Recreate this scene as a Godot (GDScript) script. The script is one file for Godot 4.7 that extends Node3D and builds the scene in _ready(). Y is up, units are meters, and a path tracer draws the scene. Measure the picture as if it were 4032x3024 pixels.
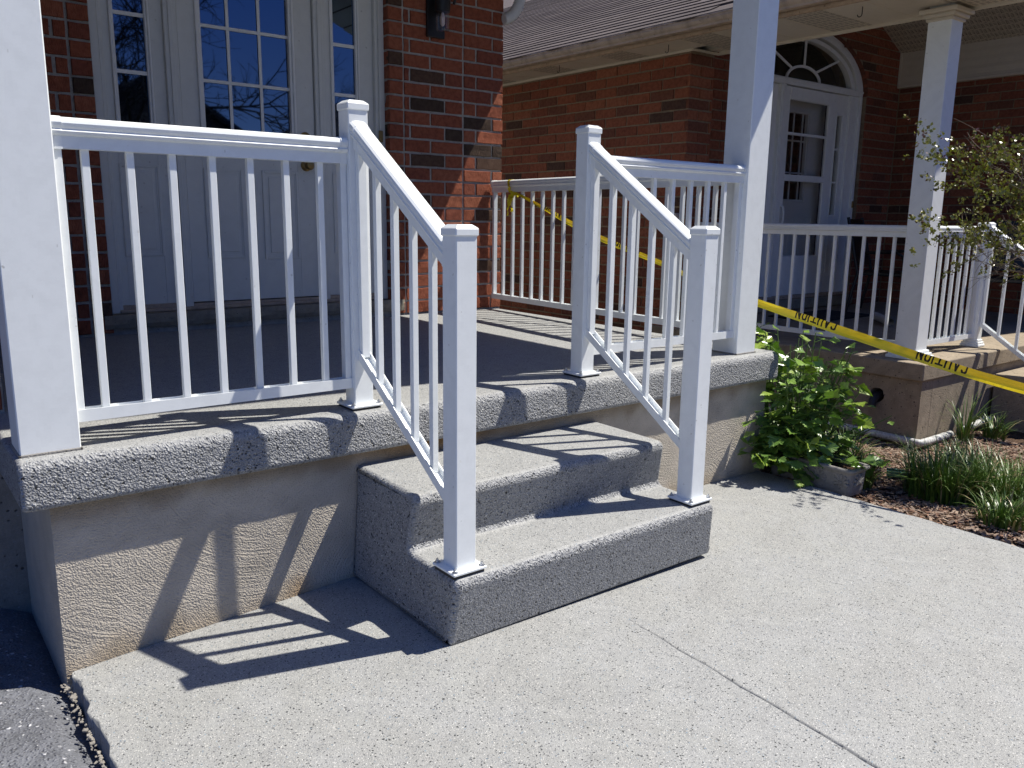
extends Node3D

# ------------------------------------------------------------------ mesh builder
class MB:
	var v := PackedVector3Array()
	var n := PackedVector3Array()
	var uv := PackedVector2Array()
	var col := PackedColorArray()
	var ix := PackedInt32Array()
	var c := Color(1, 1, 1)
	func vert(p: Vector3, nn: Vector3, t := Vector2.ZERO) -> int:
		v.append(p); n.append(nn); uv.append(t); col.append(c)
		return v.size() - 1
	# corners run counter-clockwise as seen from outside
	func tri(a: Vector3, b: Vector3, d: Vector3) -> void:
		var nn := (b - a).cross(d - a)
		if nn.length() < 1e-12: return
		nn = nn.normalized()
		var i := vert(a, nn); vert(b, nn); vert(d, nn)
		ix.append_array([i, i + 2, i + 1])
	func quad(a: Vector3, b: Vector3, d: Vector3, e: Vector3) -> void:
		var nn := (d - a).cross(e - b)
		if nn.length() < 1e-12: return
		nn = nn.normalized()
		var i := vert(a, nn, Vector2(0, 1)); vert(b, nn, Vector2(1, 1)); vert(d, nn, Vector2(1, 0)); vert(e, nn, Vector2(0, 0))
		ix.append_array([i, i + 2, i + 1, i, i + 3, i + 2])
	func quadi(a: int, b: int, d: int, e: int) -> void:
		ix.append_array([a, d, b, a, e, d])
	func box(lo: Vector3, hi: Vector3, ch := 0.0) -> void:
		obox((lo + hi) * 0.5, (hi - lo) * 0.5, Basis.IDENTITY, ch)
	func obox(o: Vector3, h: Vector3, b: Basis, ch := 0.0) -> void:
		ch = minf(ch, minf(h.x, minf(h.y, h.z)) * 0.45)
		var ax: Array[Vector3] = [b.x, b.y, b.z]
		var hs := [h.x, h.y, h.z]
		for k in 3:
			var u := (k + 1) % 3
			var w := (k + 2) % 3
			for s in [-1.0, 1.0]:
				var f: Vector3 = o + ax[k] * hs[k] * s
				var du: Vector3 = ax[u] * (hs[u] - ch)
				var dw: Vector3 = ax[w] * (hs[w] - ch)
				if s > 0: quad(f - du - dw, f + du - dw, f + du + dw, f - du + dw)
				else: quad(f - du - dw, f - du + dw, f + du + dw, f + du - dw)
		if ch <= 0.0: return
		for k in 3: # edges along axis k
			var u := (k + 1) % 3
			var w := (k + 2) % 3
			for su in [-1.0, 1.0]:
				for sw in [-1.0, 1.0]:
					var l: Vector3 = ax[k] * (hs[k] - ch)
					var p: Vector3 = o + ax[u] * hs[u] * su + ax[w] * (hs[w] - ch) * sw
					var q: Vector3 = o + ax[u] * (hs[u] - ch) * su + ax[w] * hs[w] * sw
					if su * sw > 0: quad(p - l, q - l, q + l, p + l)
					else: quad(p - l, p + l, q + l, q - l)
		for sx in [-1.0, 1.0]:
			for sy in [-1.0, 1.0]:
				for sz in [-1.0, 1.0]:
					var p: Vector3 = o + ax[0] * h.x * sx + ax[1] * (h.y - ch) * sy + ax[2] * (h.z - ch) * sz
					var q: Vector3 = o + ax[0] * (h.x - ch) * sx + ax[1] * h.y * sy + ax[2] * (h.z - ch) * sz
					var r: Vector3 = o + ax[0] * (h.x - ch) * sx + ax[1] * (h.y - ch) * sy + ax[2] * h.z * sz
					if sx * sy * sz > 0: tri(p, q, r)
					else: tri(p, r, q)
	# closed ccw profile (x = side, y = up) carried from a to b, ends cut in the plane of side and up
	func sweep(prof: PackedVector2Array, a: Vector3, b: Vector3, side: Vector3, up: Vector3, caps := true) -> void:
		var m := prof.size()
		var dir := (b - a).normalized()
		var flip := side.cross(up).dot(dir) < 0.0
		for i in m:
			var p := prof[i]
			var q := prof[(i + 1) % m]
			var p3 := side * p.x + up * p.y
			var q3 := side * q.x + up * q.y
			if flip: quad(a + p3, b + p3, b + q3, a + q3)
			else: quad(a + p3, a + q3, b + q3, b + p3)
		if caps:
			var tr := Geometry2D.triangulate_polygon(prof)
			for i in range(0, tr.size(), 3):
				var t: Array[Vector3] = []
				for j in 3: t.append(side * prof[tr[i + j]].x + up * prof[tr[i + j]].y)
				var nn := (t[1] - t[0]).cross(t[2] - t[0])
				if nn.dot(dir) > 0: tri(b + t[0], b + t[1], b + t[2]); tri(a + t[0], a + t[2], a + t[1])
				else: tri(b + t[0], b + t[2], b + t[1]); tri(a + t[0], a + t[1], a + t[2])
	func tube(pts: Array, rad: Array, sides := 8, capped := true) -> void:
		var rings := []
		var prev := Vector3.ZERO
		for i in pts.size():
			var d: Vector3 = (pts[mini(i + 1, pts.size() - 1)] - pts[maxi(i - 1, 0)]).normalized()
			var s := prev
			if i == 0: s = d.cross(Vector3(0.31, 0.9, 0.17) if absf(d.y) < 0.9 else Vector3(1, 0.1, 0)).normalized()
			else: s = (s - d * s.dot(d)).normalized()
			prev = s
			var t := d.cross(s)
			var ring := PackedInt32Array()
			for k in sides + 1:
				var a := TAU * k / sides
				var nn := s * cos(a) + t * sin(a)
				ring.append(vert(pts[i] + nn * rad[i], nn, Vector2(float(k) / sides, float(i))))
			rings.append(ring)
		for i in rings.size() - 1:
			for k in sides: quadi(rings[i][k], rings[i][k + 1], rings[i + 1][k + 1], rings[i + 1][k])
		if capped:
			for e in [0, pts.size() - 1]:
				if rad[e] < 0.0015: continue
				for k in sides:
					var p := v[rings[e][k]]
					var q := v[rings[e][k + 1]]
					if e == 0: tri(pts[e], q, p)
					else: tri(pts[e], p, q)
	func lathe(prof: Array, o: Vector3, axis: Vector3, sides := 16) -> void:
		var s := axis.cross(Vector3(1, 0, 0) if absf(axis.x) < 0.8 else Vector3(0, 0, 1)).normalized()
		var t := axis.cross(s)
		for i in prof.size() - 1:
			var p: Vector2 = prof[i]
			var q: Vector2 = prof[i + 1]
			var e := q - p
			if e.length() < 1e-6: continue
			var nr := Vector2(e.y, -e.x).normalized()
			var ra := PackedInt32Array()
			var rb := PackedInt32Array()
			for k in sides + 1:
				var a := TAU * k / sides
				var d := s * cos(a) + t * sin(a)
				var nn := d * nr.x + axis * nr.y
				ra.append(vert(o + d * p.x + axis * p.y, nn)); rb.append(vert(o + d * q.x + axis * q.y, nn))
			for k in sides: quadi(ra[k], ra[k + 1], rb[k + 1], rb[k])
	func rbox(lo: Vector3, hi: Vector3, r: float, k := 4) -> void:
		var o := (lo + hi) * 0.5
		var h := (hi - lo) * 0.5 - Vector3(r, r, r)
		var rows := []
		for half in [1.0, -1.0]:
			for i in k + 1:
				var ph: float = (PI / 2) * (1.0 - float(i) / k) if half > 0 else -(PI / 2) * float(i) / k
				var row := PackedInt32Array()
				for q in 4:
					var sx := 1.0 if q == 0 or q == 3 else -1.0
					var sz := 1.0 if q < 2 else -1.0
					for j in k + 1:
						var th := PI / 2 * (q + float(j) / k)
						var d := Vector3(cos(th) * cos(ph), sin(ph), sin(th) * cos(ph))
						row.append(vert(o + Vector3(h.x * sx, h.y * half, h.z * sz) + d * r, d))
				row.append(row[0])
				rows.append(row)
		for i in rows.size() - 1:
			for j in rows[i].size() - 1:
				quadi(rows[i + 1][j + 1], rows[i + 1][j], rows[i][j], rows[i][j + 1])
		quad(Vector3(lo.x + r, hi.y, hi.z - r), Vector3(hi.x - r, hi.y, hi.z - r), Vector3(hi.x - r, hi.y, lo.z + r), Vector3(lo.x + r, hi.y, lo.z + r))
		quad(Vector3(lo.x + r, lo.y, lo.z + r), Vector3(hi.x - r, lo.y, lo.z + r), Vector3(hi.x - r, lo.y, hi.z - r), Vector3(lo.x + r, lo.y, hi.z - r))
	func add(m: MB, t: Transform3D, tint := Color(1, 1, 1)) -> void:
		var o := v.size()
		var nb := t.basis.inverse().transposed()
		for i in m.v.size():
			v.append(t * m.v[i]); n.append((nb * m.n[i]).normalized()); uv.append(m.uv[i]); col.append(m.col[i] * tint)
		for i in m.ix: ix.append(o + i)
	func mesh(m: Material) -> ArrayMesh:
		var a := []
		a.resize(Mesh.ARRAY_MAX)
		a[Mesh.ARRAY_VERTEX] = v; a[Mesh.ARRAY_NORMAL] = n; a[Mesh.ARRAY_TEX_UV] = uv; a[Mesh.ARRAY_COLOR] = col; a[Mesh.ARRAY_INDEX] = ix
		var am := ArrayMesh.new()
		am.add_surface_from_arrays(Mesh.PRIMITIVE_TRIANGLES, a)
		am.surface_set_material(0, m)
		return am

# ------------------------------------------------------------------ naming and tree helpers
var used := {}
func numbered(s: String) -> String:
	if not used.has(s):
		used[s] = 0
		return s
	used[s] += 1
	return "%s_%03d" % [s, used[s]]

func tag(o: Node, label := "", category := "", group := "", kind := "") -> Node:
	if label: o.set_meta("label", label)
	if category: o.set_meta("category", category)
	if group: o.set_meta("group", group)
	if kind: o.set_meta("kind", kind)
	return o

func thing(called: String, label: String, category: String, at := Vector3.ZERO, group := "") -> Node3D:
	var o := Node3D.new()
	o.name = numbered(called)
	add_child(o)
	o.position = at
	tag(o, label, category, group)
	return o

func put(called: String, mesh: Mesh, parent: Node = self, at := Transform3D.IDENTITY) -> MeshInstance3D:
	var o := MeshInstance3D.new()
	o.name = numbered(called) if parent == self else called
	o.mesh = mesh
	parent.add_child(o, true)
	# builders work in world coordinates: undo the offset of the thing
	var t := at
	var p := parent
	while p is Node3D and p != self:
		t = p.transform.affine_inverse() * t
		p = p.get_parent()
	o.transform = t
	return o

func part(called: String, m: MB, mat: Material, parent: Node = self) -> MeshInstance3D:
	return put(called, m.mesh(mat), parent)

# level faces take the fine coating, upright ones the coarse
func two_tone(m: MB) -> ArrayMesh:
	var a := MB.new()
	var b := MB.new()
	for k in [a, b]:
		k.v = m.v; k.n = m.n; k.uv = m.uv; k.col = m.col
	for i in range(0, m.ix.size(), 3):
		var y := (m.n[m.ix[i]].y + m.n[m.ix[i + 1]].y + m.n[m.ix[i + 2]].y) / 3.0
		var d := a if y > 0.86 else b
		d.ix.append_array([m.ix[i], m.ix[i + 1], m.ix[i + 2]])
	var am := a.mesh(M.coat)
	var ar := []
	ar.resize(Mesh.ARRAY_MAX)
	ar[Mesh.ARRAY_VERTEX] = b.v; ar[Mesh.ARRAY_NORMAL] = b.n; ar[Mesh.ARRAY_TEX_UV] = b.uv; ar[Mesh.ARRAY_COLOR] = b.col; ar[Mesh.ARRAY_INDEX] = b.ix
	am.add_surface_from_arrays(Mesh.PRIMITIVE_TRIANGLES, ar)
	am.surface_set_material(1, M.coat_rough)
	return am

func struct(called: String, m: MB, mat: Material) -> MeshInstance3D:
	var o := part(called, m, mat)
	o.set_meta("kind", "structure")
	return o

# ------------------------------------------------------------------ textures and materials
var rng := RandomNumberGenerator.new()

func img_of(bytes: PackedByteArray, s: int) -> Image:
	return Image.create_from_data(s, s, false, Image.FORMAT_RGB8, bytes)

func tex(im: Image) -> ImageTexture:
	return ImageTexture.create_from_image(im)

func normal_of(h: PackedFloat32Array, s: int, k: float) -> ImageTexture:
	var b := PackedByteArray()
	b.resize(s * s * 3)
	for y in s:
		var ym := ((y + s - 1) % s) * s
		var yp := ((y + 1) % s) * s
		for x in s:
			var dx := (h[y * s + (x + s - 1) % s] - h[y * s + (x + 1) % s]) * k
			var dy := (h[ym + x] - h[yp + x]) * k
			var l := 1.0 / sqrt(dx * dx + dy * dy + 1.0)
			var i := (y * s + x) * 3
			b[i] = int((dx * l * 0.5 + 0.5) * 255); b[i + 1] = int((-dy * l * 0.5 + 0.5) * 255); b[i + 2] = int((l * 0.5 + 0.5) * 255)
	return tex(img_of(b, s))

func blur(h: PackedFloat32Array, s: int) -> PackedFloat32Array:
	var o := PackedFloat32Array()
	o.resize(s * s)
	for y in s:
		var r := y * s
		var rm := ((y + s - 1) % s) * s
		var rp := ((y + 1) % s) * s
		for x in s:
			var xm := (x + s - 1) % s
			var xp := (x + 1) % s
			o[r + x] = (h[r + x] * 4.0 + 2.0 * (h[r + xm] + h[r + xp] + h[rm + x] + h[rp + x]) + h[rm + xm] + h[rm + xp] + h[rp + xm] + h[rp + xp]) / 16.0
	return o

func b8(lin: float) -> int:
	return int(clampf((1.055 * pow(maxf(lin, 0.0), 1.0 / 2.4) - 0.055) if lin > 0.0031 else lin * 12.92, 0.0, 1.0) * 255.0)

# a granular ground of given tone with specks; returns [colour, normal]
func speckled(s: int, base: Color, grain: float, blotch: float, specks: Array, bump: float, smooth: int, sd: int) -> Array:
	rng.seed = sd
	var nz := FastNoiseLite.new()
	nz.seed = sd
	nz.noise_type = FastNoiseLite.TYPE_SIMPLEX
	nz.frequency = 1.0
	var h := PackedFloat32Array()
	h.resize(s * s)
	var r := PackedFloat32Array(); r.resize(s * s)
	var g := PackedFloat32Array(); g.resize(s * s)
	var bl := PackedFloat32Array(); bl.resize(s * s)
	var low := PackedFloat32Array()
	var ls := 64
	low.resize(ls * ls)
	for y in ls:
		for x in ls:
			var a := TAU * x / ls
			var c := TAU * y / ls
			low[y * ls + x] = nz.get_noise_3d(cos(a) * 1.3 + 7.0, sin(a) * 1.3 + cos(c) * 1.3, sin(c) * 1.3) + 0.5 * nz.get_noise_3d(cos(a) * 3.1 + 17.0, sin(a) * 3.1 + cos(c) * 3.1, sin(c) * 3.1)
	var q := s / ls
	for y in s:
		for x in s:
			var i := y * s + x
			var f := rng.randf() - 0.5
			h[i] = rng.randf()
			var k := 1.0 + grain * f + blotch * low[(y / q) * ls + x / q]
			r[i] = base.r * k; g[i] = base.g * k; bl[i] = base.b * k
	for j in smooth: h = blur(h, s)
	for sp in specks: # [count, rmin, rmax, colour, height]
		for j in sp[0]:
			var cx := rng.randi() % s
			var cy := rng.randi() % s
			var ra := rng.randf_range(sp[1], sp[2])
			var rb := ra * rng.randf_range(0.55, 1.0)
			var an := rng.randf() * PI
			var ca := cos(an)
			var sa := sin(an)
			var e := int(ceil(ra))
			var tone := rng.randf_range(0.7, 1.3)
			for dy in range(-e, e + 1):
				for dx in range(-e, e + 1):
					var u := (dx * ca + dy * sa) / ra
					var w := (dy * ca - dx * sa) / rb
					if u * u + w * w <= 1.0:
						var i := ((cy + dy + s) % s) * s + (cx + dx + s) % s
						var c: Color = sp[3]
						r[i] = c.r * tone; g[i] = c.g * tone; bl[i] = c.b * tone
						h[i] += sp[4]
	var b := PackedByteArray()
	b.resize(s * s * 3)
	for i in s * s:
		b[i * 3] = b8(r[i]); b[i * 3 + 1] = b8(g[i]); b[i * 3 + 2] = b8(bl[i])
	return [tex(img_of(b, s)), normal_of(blur(h, s), s, bump)]

func lin(r: float, g: float, b: float) -> Color:
	return Color(r, g, b).linear_to_srgb()

func std(called: String, c: Color, rough := 0.8, spec := 0.5) -> StandardMaterial3D:
	var m := StandardMaterial3D.new()
	m.resource_name = called
	m.albedo_color = lin(c.r, c.g, c.b)
	m.roughness = rough
	m.metallic_specular = spec
	return m

func skin(m: StandardMaterial3D, t: Array, metres: float, nscale := 1.0) -> StandardMaterial3D:
	if t[0]: m.albedo_texture = t[0]
	if t[1]:
		m.normal_enabled = true
		m.normal_texture = t[1]
		m.normal_scale = nscale
	m.uv1_triplanar = true
	m.uv1_world_triplanar = true
	m.uv1_scale = Vector3.ONE / metres
	return m

var M := {}

func make_materials() -> void:
	var coat := speckled(1024, Color(0.292, 0.294, 0.289), 0.8, 0.10, [
		[16000, 0.9, 1.9, Color(0.23, 0.235, 0.245), 0.1], [9000, 0.9, 2.1, Color(0.5, 0.49, 0.47), 0.3],
		[4600, 1.1, 2.6, Color(0.105, 0.11, 0.12), 0.2], [1200, 1.3, 3.4, Color(0.035, 0.037, 0.04), 0.1], [500, 1.3, 3.0, Color(0.17, 0.22, 0.27), 0.1]], 1.6, 1, 5)
	M.coat = skin(std("granite_speckle_coating", Color(1, 1, 1), 0.62, 0.5), coat, 0.86, 0.8)
	M.coat_walk = M.coat.duplicate()
	M.coat_walk.vertex_color_use_as_albedo = true
	var coarse := speckled(512, Color(0.275, 0.278, 0.283), 0.7, 0.10, [
		[4500, 0.8, 1.8, Color(0.17, 0.175, 0.185), -0.2], [3000, 0.9, 2.2, Color(0.5, 0.5, 0.5), 0.5], [400, 1.0, 2.0, Color(0.68, 0.68, 0.68), 0.8],
		[2300, 0.9, 2.1, Color(0.075, 0.08, 0.086), -0.5], [650, 1.0, 2.6, Color(0.018, 0.018, 0.02), -0.7]], 3.0, 0, 6)
	M.coat_rough = skin(std("coarse_speckle_coating", Color(1, 1, 1), 0.6, 0.5), coarse, 0.66, 1.1)
	# parged wall with trowel arcs
	var s := 768
	rng.seed = 9
	var nz := FastNoiseLite.new()
	nz.seed = 4
	nz.frequency = 1.0
	var h := PackedFloat32Array(); h.resize(s * s)
	var pb := PackedByteArray(); pb.resize(s * s * 3)
	var cen: Array[Vector2] = []
	for i in 7: cen.append(Vector2(rng.randf() * 1.4 - 0.2, rng.randf() * 1.4 - 0.2))
	for y in s:
		for x in s:
			var p := Vector2(x, y) / s
			var best := 9.0
			var bc := 0
			for i in cen.size():
				var d0 := p - cen[i] - Vector2(0.52, -0.36).rotated(i * 1.9)
				var d := d0.length_squared() + 0.03 * nz.get_noise_2d(p.x * 4 + i * 9, p.y * 4)
				if d < best: best = d; bc = i
			var rr := p.distance_to(cen[bc])
			var arc := nz.get_noise_2d(rr * 160.0, bc * 31.0 + (p - cen[bc]).angle() * 0.7)
			var amp := clampf(0.55 + 0.9 * nz.get_noise_2d(p.x * 3.1 + 40.0, p.y * 3.1), 0.1, 1.0)
			var g := rng.randf()
			h[y * s + x] = arc * amp * 0.85 + g * 2.2
			var k := 1.0 + 0.16 * (g - 0.5) + 0.16 * nz.get_noise_2d(p.x * 5.0, p.y * 5.0) + 0.05 * arc
			var j := (y * s + x) * 3
			pb[j] = b8(0.49 * k); pb[j + 1] = b8(0.44 * k); pb[j + 2] = b8(0.37 * k)
	h = blur(h, s)
	M.parge = skin(std("parging", Color(1, 1, 1), 0.9, 0.3), [tex(img_of(pb, s)), normal_of(h, s, 1.5)], 0.95, 0.75)
	M.parge.vertex_color_use_as_albedo = true
	var conc := speckled(512, Color(0.29, 0.24, 0.18), 0.25, 0.22, [[260, 1.0, 3.0, Color(0.09, 0.075, 0.06), -0.9], [900, 0.8, 1.8, Color(0.36, 0.31, 0.26), 0.0]], 1.4, 2, 11)
	M.conc = skin(std("old_concrete", Color(1, 1, 1), 0.9, 0.3), conc, 0.9, 0.7)
	M.conc_grey = skin(std("grey_concrete", Color(0.9, 1.0, 1.18), 0.9, 0.3), conc, 0.9, 0.7)
	M.mortar = skin(std("mortar", Color(1.4, 1.62, 2.0), 0.95, 0.2), conc, 0.5, 1.0)
	M.mortar_dark = skin(std("brown_mortar", Color(0.95, 0.88, 0.82), 0.95, 0.2), conc, 0.5, 1.0)
	var asp := speckled(512, Color(0.1, 0.104, 0.113), 0.5, 0.45, [[5000, 0.8, 2.0, Color(0.17, 0.175, 0.19), 0.7], [2500, 1.0, 2.2, Color(0.05, 0.05, 0.055), -0.4], [260, 1.0, 4.0, Color(0.36, 0.36, 0.36), 0.5]], 2.2, 1, 21)
	M.asphalt = skin(std("asphalt", Color(1.2, 1.2, 1.25), 0.75, 0.5), asp, 0.75, 1.0)
	# brick skin: vertical drag marks
	s = 512
	var bh := PackedFloat32Array(); bh.resize(s * s)
	var bb := PackedByteArray(); bb.resize(s * s * 3)
	for y in s:
		for x in s:
			var p := Vector2(x, y) / s
			var drag := nz.get_noise_2d(p.x * 150.0, p.y * 14.0)
			var g := rng.randf()
			var bl := nz.get_noise_2d(p.x * 12.0 + 80, p.y * 12.0)
			bh[y * s + x] = drag * 0.8 + g * 0.9 + (1.5 * minf(0.0, nz.get_noise_2d(p.x * 60.0, p.y * 60.0 + 9) + 0.45))
			var k := 0.86 + 0.2 * drag + 0.26 * (g - 0.5) + 0.34 * bl
			var j := (y * s + x) * 3
			bb[j] = b8(k); bb[j + 1] = b8(k * (0.97 + 0.1 * bl)); bb[j + 2] = b8(k * (0.95 + 0.1 * bl))
	M.brick = skin(std("clay_brick", Color(1, 1, 1), 0.85, 0.3), [tex(img_of(bb, s)), normal_of(blur(bh, s), s, 1.5)], 0.5, 1.0)
	M.brick.vertex_color_use_as_albedo = true
	var gran := speckled(256, Color(0.8, 0.8, 0.8), 0.5, 0.25, [[2500, 0.8, 1.6, Color(0.45, 0.43, 0.42), 0.2], [1500, 0.8, 1.5, Color(1.0, 1.0, 1.0), 0.3]], 1.6, 1, 33)
	M.shingle = skin(std("roof_shingle", Color(0.20, 0.165, 0.148), 0.9, 0.3), gran, 0.45, 1.0)
	var grime := speckled(256, Color(0.9, 0.88, 0.85), 0.08, 0.35, [[120, 0.8, 2.2, Color(0.35, 0.32, 0.28), 0.0]], 0.3, 3, 43)
	var paint := speckled(256, Color(0.985, 0.985, 0.985), 0.02, 0.05, [[40, 0.8, 1.6, Color(0.86, 0.85, 0.83), 0.0]], 0.12, 3, 41)
	M.white = skin(std("white_powder_coat", Color(0.84, 0.865, 0.87), 0.34, 0.5), paint, 0.6, 0.35)
	M.trim = skin(std("white_door_paint", Color(0.70, 0.71, 0.68), 0.4, 0.5), paint, 0.8, 0.5)
	M.trim_far = skin(std("white_door_trim", Color(0.83, 0.84, 0.83), 0.4, 0.5), paint, 0.8, 0.5)
	M.vinyl = skin(std("cream_vinyl", Color(0.63, 0.56, 0.46), 0.45, 0.5), paint, 0.8, 0.5)
	M.gutter = skin(std("weathered_gutter", Color(0.50, 0.40, 0.32), 0.5, 0.5), grime, 0.8, 0.3)
	M.fascia = skin(std("tan_fascia", Color(0.50, 0.37, 0.26), 0.5, 0.5), grime, 0.9, 0.2)
	# perforated soffit
	var pi := Image.create(128, 128, false, Image.FORMAT_RGB8)
	pi.fill(Color(0.96, 0.96, 0.96))
	for j in 8:
		for i in 16:
			if i % 4 != 3: pi.fill_rect(Rect2i(i * 8 + (j % 2) * 4, j * 16 + 4, 3, 9), Color(0.12, 0.11, 0.1))
	M.perf = skin(std("perforated_vinyl", Color(0.60, 0.53, 0.43), 0.5, 0.5), [tex(pi), null], 0.3, 1.0)
	M.perf_inner = M.perf
	M.black = std("black_metal", Color(0.012, 0.012, 0.013), 0.4)
	M.blackplastic = std("black_plastic", Color(0.02, 0.02, 0.022), 0.5)
	M.brass = std("aged_brass", Color(0.35, 0.24, 0.1), 0.35); M.brass.metallic = 0.9
	M.steel = std("zinc_bolt", Color(0.55, 0.57, 0.6), 0.3); M.steel.metallic = 0.9
	M.galv = skin(std("galvanised_downspout", Color(0.72, 0.73, 0.74), 0.4, 0.5), paint, 0.5, 0.3)
	var gl := StandardMaterial3D.new()
	gl.resource_name = "window_glass"
	gl.albedo_color = Color(0.03, 0.035, 0.04, 0.12)
	gl.transparency = BaseMaterial3D.TRANSPARENCY_ALPHA
	gl.roughness = 0.0
	gl.metallic_specular = 0.75
	M.glass = gl
	M.glass_coated = std("coated_glass", Color(0.085, 0.13, 0.215), 0.02)
	M.glass_coated.metallic = 1.0
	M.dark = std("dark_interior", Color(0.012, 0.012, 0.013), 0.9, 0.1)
	M.rubber = std("black_rubber", Color(0.02, 0.02, 0.02), 0.8)
	var soil := speckled(512, Color(0.075, 0.048, 0.033), 0.7, 0.4, [[2500, 1.0, 4.0, Color(0.16, 0.105, 0.075), 0.5], [1500, 1.0, 3.0, Color(0.03, 0.02, 0.015), -0.4]], 2.0, 1, 51)
	M.soil = skin(std("mulch_soil", Color(1, 1, 1), 0.95, 0.2), soil, 0.7, 1.0)
	M.lawn = skin(std("lawn_ground", Color(0.5, 0.9, 0.45), 0.95, 0.2), soil, 1.4, 1.0)
	M.chip = std("bark_chip", Color(1, 1, 1), 0.85, 0.3); M.chip.vertex_color_use_as_albedo = true
	M.leaf = std("green_leaf", Color(1, 1, 1), 0.3, 0.55); M.leaf.vertex_color_use_as_albedo = true
	M.leaf.backlight_enabled = true; M.leaf.backlight = lin(0.20, 0.28, 0.03)
	M.blade = std("grass_blade", Color(1, 1, 1), 0.4, 0.5); M.blade.vertex_color_use_as_albedo = true
	M.blade.backlight_enabled = true; M.blade.backlight = lin(0.04, 0.07, 0.015)
	M.bark = std("twig_bark", Color(0.2, 0.155, 0.12), 0.85, 0.3)
	M.bark_dark = std("tree_bark", Color(0.06, 0.048, 0.04), 0.9, 0.3)
	M.stem = std("green_stem", Color(0.09, 0.15, 0.04), 0.5, 0.4)
	M.stone = skin(std("grey_cast_stone", Color(0.85, 0.98, 1.22), 0.85, 0.3), conc, 0.45, 1.4)
	M.sill = skin(std("rock_faced_sill", Color(1.0, 1.08, 1.14), 0.9, 0.3), conc, 0.4, 1.8)
	M.pvc = skin(std("white_pvc", Color(0.7, 0.7, 0.68), 0.4, 0.5), gran, 1.1, 0.1)
	M.green = std("green_plastic", Color(0.06, 0.2, 0.15), 0.45)
	M.paper = std("newsprint", Color(0.5, 0.49, 0.46), 0.8)
	M.mat = std("door_mat", Color(0.012, 0.012, 0.012), 0.95)
	M.bulb = std("frosted_bulb", Color(0.75, 0.6, 0.55), 0.3)
	M.beige = std("beige_plastic", Color(0.55, 0.47, 0.38), 0.5)
	M.house_far = std("far_brick", Color(0.2, 0.11, 0.08), 0.9, 0.2)
	M.roof_far = std("far_roof", Color(0.07, 0.055, 0.05), 0.9, 0.2)

# ------------------------------------------------------------------ bricks
const COURSE := 0.0865
const CLAY := [Color(0.34, 0.112, 0.066), Color(0.30, 0.095, 0.056), Color(0.37, 0.132, 0.076), Color(0.27, 0.087, 0.055), Color(0.12, 0.072, 0.052), Color(0.075, 0.052, 0.042), Color(0.315, 0.11, 0.066), Color(0.265, 0.092, 0.058), Color(0.345, 0.13, 0.078), Color(0.20, 0.083, 0.057), Color(0.11, 0.066, 0.05)]
var brick_cache := {}
var brick_mb := {}

func brick_key(len_mm: int, tall: int, variant: int, tone: int) -> MB:
	var key := "%d_%d_%d_%d" % [len_mm, tall, variant, tone]
	if brick_mb.has(key): return brick_mb[key]
	var r := RandomNumberGenerator.new()
	r.seed = hash(key)
	var m := MB.new()
	m.c = CLAY[tone]
	var L := len_mm * 0.001
	var H := tall * 0.001
	var nx := clampi(int(L / 0.05), 2, 5)
	var back := -0.03
	var g := []
	for j in 3:
		var row := []
		for i in nx + 1:
			var ex := 0.0018
			var p := Vector3(-L / 2 + L * i / nx, -H / 2 + H * j / 2.0, 0.0)
			p.x += r.randf_range(-ex, ex) if (i > 0 and i < nx) else (r.randf_range(0, ex * 1.3) * (1.0 if i == 0 else -1.0))
			p.y += r.randf_range(0, ex * 1.8) * (1.0 if j == 0 else (-1.0 if j == 2 else 0.0))
			p.z = r.randf_range(-0.002, 0.002)
			row.append(p)
		g.append(row)
	for j in 2:
		for i in nx: m.quad(g[j][i], g[j][i + 1], g[j + 1][i + 1], g[j + 1][i])
	# rim that rolls back into the joint
	var lip := 0.0022
	var edge: Array[Vector3] = []
	for i in nx + 1: edge.append(g[0][i])
	edge.append(g[1][nx])
	for i in nx + 1: edge.append(g[2][nx - i])
	edge.append(g[1][0])
	var c := edge.size()
	for i in c:
		var a := edge[i]
		var b := edge[(i + 1) % c]
		var a2 := Vector3(a.x + lip * signf(a.x) * (1.0 if absf(a.x) > L * 0.45 else 0.0), a.y + lip * signf(a.y) * (1.0 if absf(a.y) > H * 0.4 else 0.0), -0.004)
		var b2 := Vector3(b.x + lip * signf(b.x) * (1.0 if absf(b.x) > L * 0.45 else 0.0), b.y + lip * signf(b.y) * (1.0 if absf(b.y) > H * 0.4 else 0.0), -0.004)
		m.quad(a2, b2, b, a)
		var k := Vector3(0, 0, back + 0.004)
		m.quad(a2 + k, b2 + k, b2, a2)
	brick_mb[key] = m
	return m

func brick_mesh(len_mm: int, tall: int, variant: int, tone: int) -> ArrayMesh:
	var key := "%d_%d_%d_%d" % [len_mm, tall, variant, tone]
	if not brick_cache.has(key): brick_cache[key] = brick_key(len_mm, tall, variant, tone).mesh(M.brick)
	return brick_cache[key]

var tone_base := 0
var brick_rng := RandomNumberGenerator.new()
func pick_tone() -> int:
	var f := brick_rng.randf()
	if tone_base > 0: return 6 if f < 0.34 else (7 if f < 0.6 else (8 if f < 0.78 else (9 if f < 0.95 else 10)))
	return 0 if f < 0.34 else (1 if f < 0.6 else (2 if f < 0.8 else (3 if f < 0.94 else (4 if f < 0.985 else 5))))

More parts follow.
